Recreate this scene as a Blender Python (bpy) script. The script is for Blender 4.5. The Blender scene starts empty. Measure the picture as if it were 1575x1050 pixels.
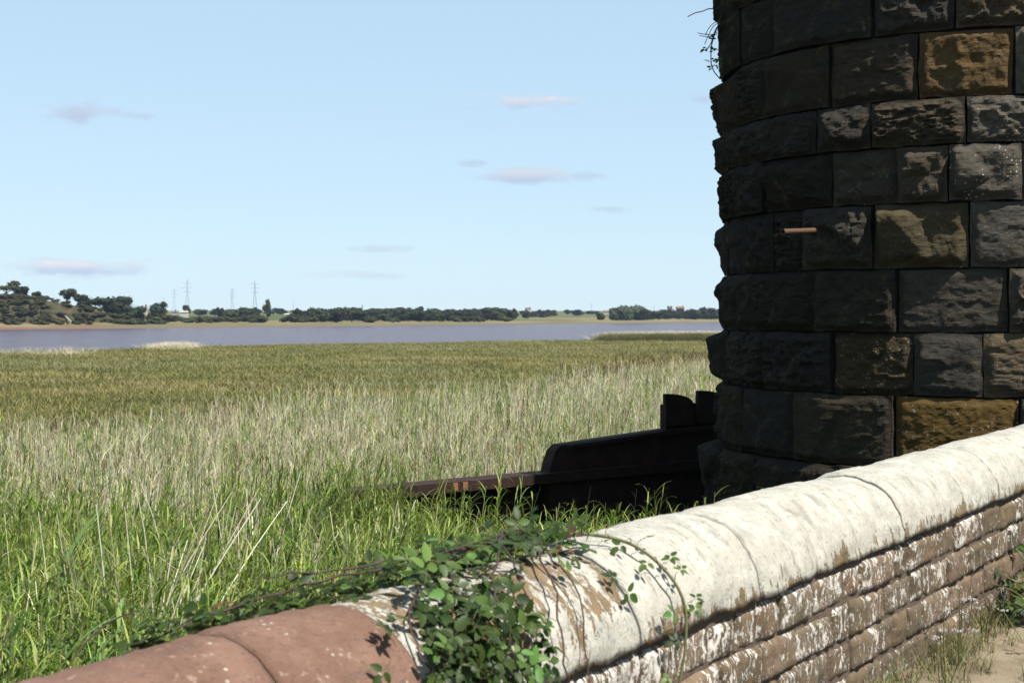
import bpy, math, random
import numpy as np
from mathutils import Vector, Matrix, Euler

random.seed(7)
RNG = np.random.default_rng(7)
S = bpy.context.scene
COL = S.collection
EYE, F, CX, HY = 1.63, 2187.0, 787.5, 481.5

# ------------------------------------------------------------------ camera, sky, sun, exposure
cam = bpy.data.cameras.new('camera')
cam.sensor_width = 36.0
cam.lens = F * 36.0 / 1575.0
cam.shift_y = -(525.0 - HY) / 1575.0
cam.clip_end = 20000
cam.clip_start = 0.05
cam.dof.use_dof = True
cam.dof.focus_distance = 14.0
cam.dof.aperture_fstop = 8.0
camo = bpy.data.objects.new('camera', cam)
camo.location = (0, 0, EYE)
camo.rotation_euler = (math.radians(90), 0, 0)
COL.objects.link(camo)
S.camera = camo

SUN_EL = math.radians(57)
SH = Vector((0.75, -0.66)).normalized()          # where the sun stands, seen from above
SUN = Vector((SH.x * math.cos(SUN_EL), SH.y * math.cos(SUN_EL), math.sin(SUN_EL)))

S.view_settings.view_transform = 'Standard'
S.view_settings.look = 'None'
S.view_settings.exposure = 1.12
S.view_settings.gamma = 1.0
S.view_settings.use_curve_mapping = False
S.render.engine = 'CYCLES'
S.cycles.max_bounces = 6
S.cycles.diffuse_bounces = 3
S.cycles.glossy_bounces = 2
S.cycles.transmission_bounces = 3
S.cycles.volume_bounces = 0
S.cycles.transparent_max_bounces = 8
S.cycles.use_denoising = True
S.cycles.sample_clamp_indirect = 4.0


class NT:
    """short hand for node trees"""
    def __init__(self, tree):
        self.t = tree
        self.t.nodes.clear()

    def n(self, kind, ins=None, **props):
        nd = self.t.nodes.new(kind)
        for k, v in props.items():
            setattr(nd, k, v)
        for k, v in (ins or {}).items():
            self.set(nd.inputs[k], v)
        return nd

    def set(self, sock, v):
        if isinstance(v, bpy.types.NodeSocket):
            self.t.links.new(v, sock)
        else:
            sock.default_value = v

    def m(self, op, a, b=0.0, c=None, clamp=False):
        nd = self.t.nodes.new('ShaderNodeMath')
        nd.operation = op
        nd.use_clamp = clamp
        self.set(nd.inputs[0], a)
        self.set(nd.inputs[1], b)
        if c is not None:
            self.set(nd.inputs[2], c)
        return nd.outputs[0]

    def mix(self, fac, a, b, blend='MIX'):
        nd = self.t.nodes.new('ShaderNodeMix')
        nd.data_type = 'RGBA'
        nd.blend_type = blend
        self.set(nd.inputs[0], fac)
        for s, v in ((nd.inputs[6], a), (nd.inputs[7], b)):
            self.set(s, v if isinstance(v, bpy.types.NodeSocket) else (*v[:3], 1.0))
        return nd.outputs[2]

    def noise(self, vec, scale, detail=4.0, rough=0.55, dist=0.0):
        nd = self.n('ShaderNodeTexNoise', {'Scale': scale, 'Detail': detail, 'Roughness': rough, 'Distortion': dist})
        if vec is not None:
            self.set(nd.inputs['Vector'], vec)
        return nd.outputs['Fac']

    def step(self, v, lo, hi):
        nd = self.n('ShaderNodeMapRange', {'From Min': lo, 'From Max': hi}, interpolation_type='SMOOTHSTEP')
        self.set(nd.inputs['Value'], v)
        return nd.outputs['Result']

    def scale(self, vec, s):
        nd = self.n('ShaderNodeMapping', {'Scale': s})
        self.set(nd.inputs['Vector'], vec)
        return nd.outputs['Vector']

    def bump(self, h, strength, dist):
        return self.n('ShaderNodeBump', {'Height': h, 'Strength': strength, 'Distance': dist}).outputs['Normal']


world = bpy.data.worlds.new('World')
S.world = world
world.use_nodes = True
w = NT(world.node_tree)
sky = w.n('ShaderNodeTexSky', sky_type='NISHITA')
sky.sun_disc = False
sky.sun_elevation = SUN_EL
sky.sun_rotation = math.atan2(SH.x, SH.y)
sky.air_density = 1.0
sky.dust_density = 0.1
sky.ozone_density = 2.0
geo = w.n('ShaderNodeTexCoord').outputs['Generated']
sep = w.n('ShaderNodeSeparateXYZ', {'Vector': geo})
gx, gy, gz = sep.outputs
az = w.m('ARCTAN2', gx, gy)
el = w.m('ARCSINE', gz)
n1 = w.noise(w.scale(geo, (1, 1, 3.0)), 30.0, 8.0, 0.68)
cloud = None
white = None
# thin fair weather clouds: bearing, height, half width, half height (radians), thickness
for cx_, cy_, cw, chh, dens, wh in ((122, 186, 74, 27, .95, .2), (212, 189, 42, 9, .5, 0), (805, 158, 120, 22, .95, .85),
                                    (812, 270, 100, 20, .95, .6), (900, 271, 60, 13, .55, 0), (722, 252, 36, 8, .6, 0),
                                    (942, 322, 44, 9, .5, 0), (1078, 157, 36, 11, .6, 0), (95, 414, 160, 18, .95, 1.0),
                                    (587, 211, 24, 6, .45, 0), (587, 384, 70, 9, .45, .2), (560, 424, 120, 8, .35, .6),
                                    (1300, 120, 90, 18, .7, 0), (-250, 230, 120, 22, .7, .2), (-600, 120, 160, 30, .8, .2), (1900, 260, 130, 22, .7, .2)):
    a0, e0 = math.atan2(cx_ - CX, F), math.atan2(HY - cy_, F)
    dx = w.m('DIVIDE', w.m('SUBTRACT', az, a0), cw / F)
    dy = w.m('DIVIDE', w.m('SUBTRACT', el, e0), chh / F)
    r2 = w.m('SQRT', w.m('ADD', w.m('MULTIPLY', dx, dx), w.m('MULTIPLY', dy, dy)))
    k = w.m('ADD', w.m('SUBTRACT', 1.0, r2), w.m('MULTIPLY', w.m('SUBTRACT', n1, 0.5), 2.6))
    k = w.m('MULTIPLY', w.step(k, 0.12, 0.95), dens)
    cloud = k if cloud is None else w.m('MAXIMUM', cloud, k)
    if wh:
        k2 = w.m('MULTIPLY', w.m('MULTIPLY', k, wh), w.step(dy, -.5, .45))  # sunlit cloud tops painted in, whiter towards the upper edge
        white = k2 if white is None else w.m('MAXIMUM', white, k2)
SKY_STRENGTH = 0.062
# camera-like response of the blue: a softer fall-off towards the zenith, a cooler horizon
base = w.n('ShaderNodeGamma', {'Color': sky.outputs[0], 'Gamma': 0.28}).outputs[0]
base = w.mix(1.0, base, (2.95, 3.68, 4.25), 'MULTIPLY')
skyc = w.mix(cloud, base, (3.75, 4.55, 5.8))
skyc = w.mix(white, skyc, (6.3, 6.4, 6.7))
bg = w.n('ShaderNodeBackground', {'Color': skyc, 'Strength': SKY_STRENGTH})
out = w.n('ShaderNodeOutputWorld', {'Surface': bg.outputs[0]})

sun = bpy.data.lights.new('sun', 'SUN')
sun.energy = 5.0
sun.angle = math.radians(0.5)
sun.color = (1.0, 0.95, 0.86)
suno = bpy.data.objects.new('sun', sun)
suno.rotation_euler = SUN.to_track_quat('Z', 'Y').to_euler()
suno.location = (30, -15, 40)
COL.objects.link(suno)


# ------------------------------------------------------------------ helpers
def link(name, data, parent=None, loc=None):
    o = bpy.data.objects.new(name, data)
    COL.objects.link(o)
    if parent is not None:
        o.parent = parent
    if loc is not None:
        o.location = loc
    return o


def tag(o, label=None, cat=None, group=None, kind=None):
    for k, v in (('label', label), ('category', cat), ('group', group), ('kind', kind)):
        if v:
            o[k] = v
    return o


def empty(name, loc, label, cat, group=None, rz=0.0):
    o = link(name, None, loc=loc)
    o.rotation_euler = (0, 0, rz)
    o.empty_display_size = 0.2
    return tag(o, label, cat, group)


class MB:
    """collects points and faces, then links them as one mesh"""
    def __init__(self):
        self.v, self.f, self.uv, self.c, self.n = [], [], [], [], 0

    def add(self, v, f, uv=None, col=None):
        v = np.asarray(v, float).reshape(-1, 3)
        self.v.append(v)
        self.f += [tuple(int(i) + self.n for i in q) for q in f]
        self.uv.append(np.zeros((len(v), 2)) if uv is None else np.asarray(uv, float).reshape(-1, 2))
        self.c.append(np.tile(np.array([1, 1, 1, 1.0] if col is None else [*col, 1.0]), (len(v), 1)))
        self.n += len(v)

    def box(self, c, s, rz=0.0, col=None, ax=None):
        h = np.array(s) / 2
        p = np.array([[x, y, z] for x in (-1, 1) for y in (-1, 1) for z in (-1, 1)]) * h
        if ax is not None:
            p = p @ np.array(ax)
        elif rz:
            ca, sa = math.cos(rz), math.sin(rz)
            p = p @ np.array([[ca, sa, 0], [-sa, ca, 0], [0, 0, 1]])
        self.add(p + np.array(c), [(0, 1, 3, 2), (4, 6, 7, 5), (0, 4, 5, 1), (2, 3, 7, 6), (0, 2, 6, 4), (1, 5, 7, 3)], col=col)

    def tube(self, pts, r, sides=6, col=None, cap=True):
        pts = np.asarray(pts, float)
        r = np.broadcast_to(np.asarray(r, float), (len(pts),))
        t = np.gradient(pts, axis=0)
        t /= np.linalg.norm(t, axis=1)[:, None] + 1e-9
        ref = np.array([0, 0, 1.0]) if abs(t[0][2]) < 0.9 else np.array([1.0, 0, 0])
        vs = []
        for i in range(len(pts)):
            a = np.cross(t[i], ref)
            a /= np.linalg.norm(a) + 1e-9
            b = np.cross(t[i], a)
            for k in range(sides):
                an = 2 * math.pi * k / sides
                vs.append(pts[i] + r[i] * (math.cos(an) * a + math.sin(an) * b))
        f = [(i * sides + k, i * sides + (k + 1) % sides, (i + 1) * sides + (k + 1) % sides, (i + 1) * sides + k)
             for i in range(len(pts) - 1) for k in range(sides)]
        if cap:
            f += [tuple(range(sides)), tuple(range(len(vs) - 1, len(vs) - sides - 1, -1))]
        self.add(vs, f, col=col)

    def data(self, name, mat, smooth=False):
        me = bpy.data.meshes.new(name)
        v = np.concatenate(self.v)
        me.from_pydata(v.tolist(), [], self.f)
        lv = np.empty(len(me.loops), np.int32)
        me.loops.foreach_get('vertex_index', lv)
        uvl = me.uv_layers.new(name='UVMap')
        uvl.data.foreach_set('uv', np.concatenate(self.uv)[lv].ravel().astype(np.float32))
        ca = me.color_attributes.new('Col', 'FLOAT_COLOR', 'POINT')
        ca.data.foreach_set('color', np.concatenate(self.c).ravel().astype(np.float32))
        for m_ in (mat if isinstance(mat, (list, tuple)) else [mat]):
            me.materials.append(m_)
        if smooth:
            me.polygons.foreach_set('use_smooth', np.ones(len(me.polygons), bool))
        me.update()
        return me

    def build(self, name, mat, parent=None, smooth=False, loc=None):
        return link(name, self.data(name, mat, smooth), parent, loc)


def hsh(ix, iy, iz, seed):
    h = (ix * 374761393 + iy * 668265263 + iz * 2147483647 + seed * 974634777) & 0xFFFFFFFF
    h = ((h ^ (h >> 13)) * 1274126177) & 0xFFFFFFFF
    return ((h ^ (h >> 16)) & 0xFFFFFF) / float(0xFFFFFF)


def vnoise(p, seed=0):
    p = np.asarray(p, float)
    if p.shape[-1] == 2:
        p = np.concatenate([p, np.zeros(p.shape[:-1] + (1,))], -1)
    i = np.floor(p).astype(np.int64)
    f = p - i
    u = f * f * (3 - 2 * f)
    r = 0
    for dx in (0, 1):
        for dy in (0, 1):
            for dz in (0, 1):
                wt = (u[..., 0] if dx else 1 - u[..., 0]) * (u[..., 1] if dy else 1 - u[..., 1]) * (u[..., 2] if dz else 1 - u[..., 2])
                r = r + wt * hsh(i[..., 0] + dx, i[..., 1] + dy, i[..., 2] + dz, seed)
    return r


def fbm(p, seed=0, oct_=4, gain=0.5):
    p = np.asarray(p, float)
    a, s, tot = 1.0, 0.0, 0.0
    for k in range(oct_):
        s = s + a * vnoise(p * (2.03 ** k), seed + k * 17)
        tot += a
        a *= gain
    return s / tot


def sstep(x, a, b):
    t = np.clip((np.asarray(x, float) - a) / (b - a), 0, 1)
    return t * t * (3 - 2 * t)


def at(px, py, Z):
    return np.array([(px - CX) / F * Z, Z, EYE + (HY - py) / F * Z])


def ix(px, Z):
    return (px - CX) / F * Z


# ------------------------------------------------------------------ materials
def material(name):
    m = bpy.data.materials.new(name)
    m.use_nodes = True
    return m, NT(m.node_tree)


ALB = 0.84      # overall reflectance of the materials below


def principled(t, col, rough=0.85, normal=None, spec=0.3, metal=0.0):
    b = t.n('ShaderNodeBsdfPrincipled', {'Base Color': t.mix(1.0, col, (ALB, ALB, ALB), 'MULTIPLY'),
                                         'Roughness': rough, 'Specular IOR Level': spec, 'Metallic': metal})
    if normal is not None:
        t.set(b.inputs['Normal'], normal)
    return b


def finish(t, sh):
    t.n('ShaderNodeOutputMaterial', {'Surface': sh})


def plain(name, col, rough=0.8, var=0.25, scale=8.0, bump=0.0, spec=0.3, metal=0.0):
    m, t = material(name)
    co = t.n('ShaderNodeTexCoord').outputs['Object']
    n = t.noise(co, scale, 5.0, 0.6)
    k = t.m('MULTIPLY_ADD', n, var * 2, 1 - var)
    c = t.mix(1.0, col, t.n('ShaderNodeCombineColor', {0: k, 1: k, 2: k}).outputs[0], 'MULTIPLY')
    nm = t.bump(n, bump, 0.02) if bump else None
    finish(t, principled(t, c, rough, nm, spec, metal).outputs[0])
    return m


def foliage(name, trans=0.3, rough=0.55, patches=None, under=None, spec=0.25, vary=0.35):
    """leaf colour comes from the Col attribute, varied per instance"""
    m, t = material(name)
    c = t.n('ShaderNodeVertexColor', layer_name='Col').outputs[0]
    rnd = t.n('ShaderNodeObjectInfo').outputs['Random']
    k = t.m('MULTIPLY_ADD', rnd, vary * 2, 1 - vary)
    c = t.mix(1.0, c, t.n('ShaderNodeCombineColor', {0: k, 1: k, 2: k}).outputs[0], 'MULTIPLY')
    if patches:
        pos = t.n('ShaderNodeNewGeometry').outputs['Position']
        for sc, lo, hi, colr, amt in patches:
            f = t.m('MULTIPLY', t.step(t.noise(t.scale(pos, sc), 1.0, 3.0, 0.6), lo, hi), amt)
            c = t.mix(f, c, colr)
    if under:
        bf = t.n('ShaderNodeNewGeometry').outputs['Backfacing']
        c = t.mix(t.m('MULTIPLY', bf, 0.7), c, under)
    p = principled(t, c, rough, None, spec)
    tr = t.n('ShaderNodeBsdfTranslucent', {'Color': t.mix(1.0, c, (1.05, 1.1, 0.6), 'MULTIPLY')})
    mx = t.n('ShaderNodeMixShader', {0: trans, 1: p.outputs[0], 2: tr.outputs[0]})
    finish(t, mx.outputs[0])
    return m


def mat_block():
    m, t = material('rock_faced_stone')
    oi = t.n('ShaderNodeObjectInfo')
    co = t.n('ShaderNodeTexCoord').outputs['Object']
    n = t.noise(co, 5.0, 7.0, 0.68)
    nf = t.noise(co, 42.0, 5.0, 0.7)
    k = t.m('MULTIPLY_ADD', n, 1.1, 0.45)
    c = t.mix(1.0, oi.outputs['Color'], t.n('ShaderNodeCombineColor', {0: k, 1: k, 2: k}).outputs[0], 'MULTIPLY')
    # ochre lichen crusts, soot, iron staining
    c = t.mix(t.m('MULTIPLY', t.step(t.noise(co, 7.0, 5.0, .65), .56, .66), .38), c, (.1, .067, .03))
    c = t.mix(t.m('MULTIPLY', t.step(t.noise(co, 2.3, 4.0, .6), .5, .72), .6), c, (.022, .021, .02))
    vo = t.n('ShaderNodeTexVoronoi', {'Vector': co, 'Scale': 26.0, 'Randomness': 1.0})
    dots = t.m('MULTIPLY', t.step(vo.outputs['Distance'], .26, .16), t.step(t.noise(co, 5.5, 3.0, .6), .47, .6))
    c = t.mix(t.m('MULTIPLY', dots, oi.outputs['Alpha']), c, (.36, .35, .3))
    h = t.m('ADD', t.m('MULTIPLY', nf, .5), t.noise(t.scale(co, (9, 9, 34)), 1.0, 5.0, .7))
    finish(t, principled(t, c, 1.0, t.bump(h, .75, .022), .03).outputs[0])
    return m


def mat_painted(name, stone, paint_uv, dark, w0=(.315, .298, .252), w1=(.4, .384, .335)):
    """weathered limewash over stone; object colour alpha is how much wash is left, object colour tints the stone"""
    m, t = material(name)
    oi = t.n('ShaderNodeObjectInfo')
    uv = t.n('ShaderNodeUVMap', uv_map='UVMap').outputs[0]
    off = t.n('ShaderNodeVectorMath', {0: uv, 1: t.n('ShaderNodeCombineXYZ', {0: t.m('MULTIPLY', oi.outputs['Random'], 37.0), 1: t.m('MULTIPLY', oi.outputs['Random'], 11.0)}).outputs[0]}).outputs[0]
    sx, sy = paint_uv
    ns = t.noise(t.scale(off, (sx, sy, 1)), 1.0, 6.0, .62, .25)
    nb = t.noise(off, 5.0, 3.0, .55)
    nf = t.noise(off, 90.0, 4.0, .7)
    a = oi.outputs['Alpha']
    v = t.m('ADD', t.m('ADD', t.m('MULTIPLY', ns, .8), t.m('MULTIPLY', nb, .45)), t.m('ADD', t.m('MULTIPLY', t.m('SUBTRACT', nf, .5), .3), t.m('MULTIPLY', t.m('SUBTRACT', t.noise(t.scale(off, (sx * 3, sy * 2.2, 1)), 1.0, 5.0, .75), .5), .75)))
    # less wash towards the lower edge, given as the second uv axis falling below zero
    lowe = t.m('MULTIPLY', t.step(t.n('ShaderNodeSeparateXYZ', {0: uv}).outputs[1], .16, 0.0), dark)
    th = t.m('ADD', t.m('SUBTRACT', 1.12, a), lowe)
    mask = t.step(t.m('SUBTRACT', v, th), -.015, .03)
    ks = t.m('MULTIPLY_ADD', t.noise(off, 14.0, 6.0, .65), .9, .55)
    st = t.mix(1.0, stone, t.n('ShaderNodeCombineColor', {0: ks, 1: ks, 2: ks}).outputs[0], 'MULTIPLY')
    st = t.mix(1.0, st, oi.outputs['Color'], 'MULTIPLY')
    st = t.mix(t.m('MULTIPLY', t.step(t.noise(off, 11.0, 5.0, .65), .47, .66), .75), st, (.07, .058, .035))
    wash = t.mix(t.step(t.noise(off, 9.0, 5.0, .6), .35, .7), w0, w1)
    wash = t.mix(t.m('MULTIPLY', t.step(t.noise(off, 6.5, 6.0, .7), .5, .66), .5), wash, (.22, .218, .2))
    # dirt flecks
    fl = t.step(t.noise(t.scale(off, (80, 34, 1)), 1.0, 3.0, .6),  .57, .66)
    wash = t.mix(t.m('MULTIPLY', fl, .6), wash, (.12, .1, .072))
    fl2 = t.step(t.noise(t.scale(off, (14, 4.5, 1)), 1.0, 7.0, .78), .53, .63)
    wash = t.mix(t.m('MULTIPLY', fl2, .55), wash, (.13, .118, .095))
    c = t.mix(mask, st, wash)
    lich = t.step(t.noise(off, 21.0, 3.0, .5), .735, .76)
    c = t.mix(t.m('MULTIPLY', lich, .8), c, (.25, .1, .02))
    h = t.m('ADD', t.m('MULTIPLY', mask, .35), t.m('ADD', t.m('MULTIPLY', nf, .35), t.noise(off, 28.0, 5.0, .65)))
    finish(t, principled(t, c, .9, t.bump(h, .9, .008), .2).outputs[0])
    return m


def mat_redstone():
    m, t = material('red_sandstone')
    uv = t.n('ShaderNodeTexCoord').outputs['Object']
    c = t.mix(t.step(t.noise(uv, 6.0, 6.0, .65), .32, .68), (.135, .074, .052), (.2, .118, .086))
    c = t.mix(t.m('MULTIPLY', t.step(t.noise(uv, 70.0, 4.0, .7), .54, .66), .55), c, (.075, .045, .035))
    c = t.mix(t.m('MULTIPLY', t.step(t.noise(uv, 26.0, 5.0, .65), .61, .67), .6), c, (.31, .235, .18))
    vo = t.n('ShaderNodeTexVoronoi', {'Vector': uv, 'Scale': 34.0}).outputs['Distance']
    c = t.mix(t.m('MULTIPLY', t.m('MULTIPLY', t.step(vo, .2, .13), t.step(t.noise(uv, 7.0, 3.0, .6), .5, .62)), .9), c, (.42, .38, .32))
    c = t.mix(t.m('MULTIPLY', t.step(t.noise(t.scale(uv, (2.5, 9, 9)), 1.0, 6.0, .7), .56, .68), .5), c, (.08, .055, .043))
    h = t.m('ADD', t.noise(uv, 55.0, 6.0, .75), t.m('MULTIPLY', t.noise(uv, 9.0, 4.0, .6), 1.5))
    finish(t, principled(t, c, .92, t.bump(h, .7, .012), .2).outputs[0])
    return m


def mat_ground():
    m, t = material('marsh_ground')
    pos = t.n('ShaderNodeNewGeometry').outputs['Position']
    n = t.noise(pos, .35, 6.0, .62)
    c = t.mix(t.step(n, .35, .65), (.06, .062, .018), (.105, .098, .032))
    c = t.mix(t.m('MULTIPLY', t.step(t.noise(t.scale(pos, (.05, .16, 1)), 1.0, 4.0, .6), .56, .68), .7), c, (.16, .125, .06))
    c = t.mix(t.m('MULTIPLY', t.step(t.noise(pos, 1.4, 5.0, .7), .5, .7), .6), c, (.045, .055, .018))
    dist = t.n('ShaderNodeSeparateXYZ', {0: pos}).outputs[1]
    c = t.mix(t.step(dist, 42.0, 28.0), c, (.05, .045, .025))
    finish(t, principled(t, c, .95, t.bump(t.noise(pos, 2.5, 5.0, .7), .8, .25), .1).outputs[0])
    return m


def mat_far():
    m, t = material('far_bank_land')
    pos = t.n('ShaderNodeNewGeometry').outputs['Position']
    sp = t.n('ShaderNodeSeparateXYZ', {0: pos})
    nrm = t.n('ShaderNodeSeparateXYZ', {0: t.n('ShaderNodeNewGeometry').outputs['Normal']}).outputs[2]
    vo = t.n('ShaderNodeTexVoronoi', {'Vector': t.scale(pos, (.0075, .0036, 0)), 'Scale': 1.0})
    rnd = t.n('ShaderNodeSeparateColor', {0: vo.outputs['Color']})
    c = t.mix(t.step(rnd.outputs[0], .3, .6), (.06, .075, .026), (.15, .122, .06))
    c = t.mix(t.step(rnd.outputs[1], .55, .7), c, (.085, .095, .038))
    n = t.noise(pos, .06, 5.0, .6)
    k = t.m('MULTIPLY_ADD', n, .7, .65)
    c = t.mix(1.0, c, t.n('ShaderNodeCombineColor', {0: k, 1: k, 2: k}).outputs[0], 'MULTIPLY')
    # salt marsh fringe and bare red mud by height above the water
    fr = t.noise(t.scale(pos, (.03, .012, 1)), 1.0, 5.0, .65)
    fringe = t.mix(t.step(fr, .4, .62), (.1, .1, .045), (.17, .15, .085))
    c = t.mix(t.step(sp.outputs[2], -2.15, -2.35), c, fringe)
    zz = t.m('ADD', sp.outputs[2], t.m('MULTIPLY', t.m('SUBTRACT', t.noise(t.scale(pos, (.05, .05, .4)), 1.0, 5.0, .7), .5), 2.4))
    mud = t.mix(t.step(sp.outputs[0], -160.0, -120.0), (.15, .078, .05), (.115, .092, .058))
    c = t.mix(t.step(zz, -2.45, -3.05), c, mud)
    # red cliff where the slope is steep
    cl = t.mix(t.step(t.noise(pos, .11, 5.0, .65), .38, .52), (.1, .052, .032), (.052, .045, .024))
    cl = t.mix(t.step(t.noise(pos, .42, 5.0, .7), .44, .62), cl, (.028, .031, .014))
    c = t.mix(t.m('MULTIPLY', t.step(nrm, .992, .96), t.step(sp.outputs[2], -2.2, -1.6)), c, cl)
    finish(t, principled(t, c, .95, t.bump(t.noise(pos, .5, 4.0, .7), .6, .6), .1).outputs[0])
    return m


def mat_water():
    m, t = material('river_water')
    pos = t.n('ShaderNodeNewGeometry').outputs['Position']
    a = t.noise(t.scale(pos, (.45, .9, 1)), 1.0, 4.0, .6, .4)
    b = t.noise(t.scale(pos, (.05, .14, 1)), 1.0, 4.0, .6)
    c = t.mix(t.step(b, .35, .65), (.056, .032, .043), (.07, .041, .05))
    p = principled(t, c, .22, t.bump(t.m('ADD', a, t.m('MULTIPLY', b, .6)), 1.0, 1.3), .5)
    t.set(p.inputs['IOR'], 1.33)
    finish(t, p.outputs[0])
    return m


def mat_path():
    m, t = material('worn_path')
    co = t.n('ShaderNodeTexCoord').outputs['Object']
    c = t.mix(t.step(t.noise(co, 3.0, 6.0, .65), .35, .65), (.15, .115, .078), (.24, .195, .135))
    c = t.mix(t.m('MULTIPLY', t.step(t.noise(co, 24.0, 5.0, .7), .52, .66), .6), c, (.16, .12, .075))
    c = t.mix(t.m('MULTIPLY', t.step(t.noise(co, 60.0, 2.0, .5), .62, .68), .5), c, (.3, .26, .2))
    finish(t, principled(t, c, .95, t.bump(t.noise(co, 30.0, 6.0, .7), .7, .02), .15).outputs[0])
    return m


def mat_rust():
    m, t = material('rusted_steel')
    oi = t.n('ShaderNodeObjectInfo')
    co = t.n('ShaderNodeTexCoord').outputs['Object']
    c = t.mix(t.step(t.noise(co, 6.0, 6.0, .7), .35, .7), (.015, .0075, .0055), (.036, .0145, .009))
    c = t.mix(t.m('MULTIPLY', t.step(t.noise(t.scale(co, (20, 20, 3)), 1.0, 4.0, .6), .5, .7), .5), c, (.02, .01, .008))
    c = t.mix(1.0, c, oi.outputs['Color'], 'MULTIPLY')
    finish(t, principled(t, c, .85, t.bump(t.noise(co, 45.0, 5.0, .7), .5, .01), .25).outputs[0])
    return m


M = {
    'block': mat_block(),
    'mortar': plain('dark_mortar', (.012, .011, .01), .95, .4, 14, .6),
    'coping': mat_painted('limewashed_coping', (.17, .115, .062), (13, 4.2), .3),
    'patchy': mat_painted('flaking_coping', (.17, .115, .062), (13, 5.5), -.17),
    'brick': mat_painted('limewashed_stone', (.115, .083, .057), (36, 15), .0, (.46, .43, .38), (.58, .55, .5)),
    'red': mat_redstone(),
    'core': plain('red_mortar', (.085, .06, .044), .95, .5, 20, .8),
    'ground': mat_ground(), 'far': mat_far(), 'water': mat_water(), 'path': mat_path(), 'rust': mat_rust(),
    'reed': foliage('reed_leaf', .32, .5, [((.5, .5, .2), .52, .7, (.2, .21, .05), .35)]),
    'marsh': foliage('marsh_grass', .25, .7, [((.06, .14, 1), .52, .62, (.27, .215, .1), .75),
                                             ((.035, .1, 1), .56, .63, (.16, .185, .11), .5), ((.16, .3, 1), .57, .66, (.045, .062, .018), .8)]),
    'leaf': foliage('bramble_leaf', .25, .5, None, (.13, .16, .095), .22, .45),
    'stem': plain('bramble_stem', (.05, .026, .022), .6, .3, 30),
    'greenstem': plain('green_stem', (.1, .1, .035), .6, .3, 30),
    'tree': foliage('tree_crown', .15, .75, [((.06, .06, .06), .5, .68, (.035, .034, .014), .5)], None, .15, .5),
    'bark': plain('tree_bark', (.06, .05, .04), .9, .3, 2),
    'pylon': plain('galvanised_steel', (0.11, 0.118, 0.132), .6, .1, 1),
    'house': plain('pale_render', (0.385, 0.369, 0.33), .8, .1, .5),
    'brickred': plain('far_brick', (0.143, 0.077, 0.055), .85, .2, .5),
    'towerstone': plain('far_stone', (0.11, 0.088, 0.0715), .9, .2, .4),
    'slate': plain('roof_slate', (0.088, 0.0825, 0.088), .7, .2, 1),
    'tile': plain('roof_tile', (0.165, 0.0825, 0.055), .8, .2, 1),
    'pane': plain('dark_pane', (.03, .035, .04), .2, .1, 1, 0, .5),
    'concrete': plain('pale_concrete', (0.341, 0.319, 0.275), .9, .15, .4),
    'pipe': plain('terracotta_pipe', (.085, .043, .024), .7, .15, 30, .2),
    'clay': plain('bright_rust_tab', (0.187, 0.0825, 0.0385), .8, .25, 30),
    'white': plain('white_paint', (0.44, 0.435, 0.418), .6, .05, 2),
    'dry': foliage('dry_stalk', .15, .7, None, None, .2, .3),
}

# ------------------------------------------------------------------ the setting
WD = np.array([0.5547, 0.8321])       # along the wall, away from the camera
WN = np.array([0.8321, -0.5547])      # across it, towards the path
WOFF = 2.33
W0 = -WN * WOFF
TC, TR = np.array([4.96, 15.1]), 2.75   # stone tower centre and radius


def wall_q(x, y):
    return -(x * WN[0] + y * WN[1]) - WOFF


def ground_z(x, y):
    x, y = np.asarray(x, float), np.asarray(y, float)
    q = wall_q(x, y)
    g = np.interp(y, [-20, 3, 6, 13, 20, 40, 100, 200, 320], [-.8, -.9, -1.1, -1.8, -2.35, -2.6, -2.7, -2.95, -3.0])
    sx = np.where(y > 1, x / np.maximum(y, 1), -9)
    edge = np.interp(np.clip(sx, -1.5, 1.5), [-1.5, -.8, -.36, -.13, 0.1, .6, 1.5], [76, 115, 160, 211, 252, 292, 340])
    edge = edge + 9 * (fbm(np.stack([x * .03, y * 0 + 3], -1), 5) - .5) + 4 * (fbm(np.stack([x * .16, y * 0 + 1], -1), 9) - .5)
    g = g + .16 * (fbm(np.stack([x * .14, y * .14], -1), 3) - .5) * sstep(y, 20, 50)
    d = y - edge
    g = np.where(d > 0, g - np.clip(d * .16, 0, 3.5), g)
    near = sstep(q, -.1, .25)
    return near * g + (1 - near) * (-.03)


def ground():
    ys = np.concatenate([np.linspace(-14, 2, 16), np.linspace(2.4, 24, 55), np.linspace(25, 80, 60), np.linspace(82, 345, 130), np.linspace(352, 480, 12)])
    us = np.linspace(-1, 1, 121)
    us = np.sign(us) * np.abs(us) ** 1.25
    X = us[None, :] * (14 + np.maximum(ys, 0) * 1.15)[:, None]
    Y = np.broadcast_to(ys[:, None], X.shape)
    Z = ground_z(X, Y)
    mb = MB()
    r, c = X.shape
    idx = np.arange(r * c).reshape(r, c)
    f = np.stack([idx[:-1, :-1], idx[:-1, 1:], idx[1:, 1:], idx[1:, :-1]], -1).reshape(-1, 4)
    mb.add(np.stack([X, Y, Z], -1), f)
    tag(mb.build('ground', M['ground'], smooth=True), kind='structure')


ground()

mb = MB()
mb.add([(-2600, 60, -3.6), (2600, 60, -3.6), (2600, 2500, -3.6), (-2600, 2500, -3.6)], [(0, 1, 2, 3)])
tag(mb.build('river', M['water']), kind='structure')


def shore(b):   # far shore distance for a bearing x / y
    return np.interp(b, [-1.3, -.7, -.36, -.232, -.13, 0, .0515, .136, .4, .8, 1.3], [330, 400, 454, 497, 545, 632, 693, 762, 950, 1100, 1250])


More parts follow.
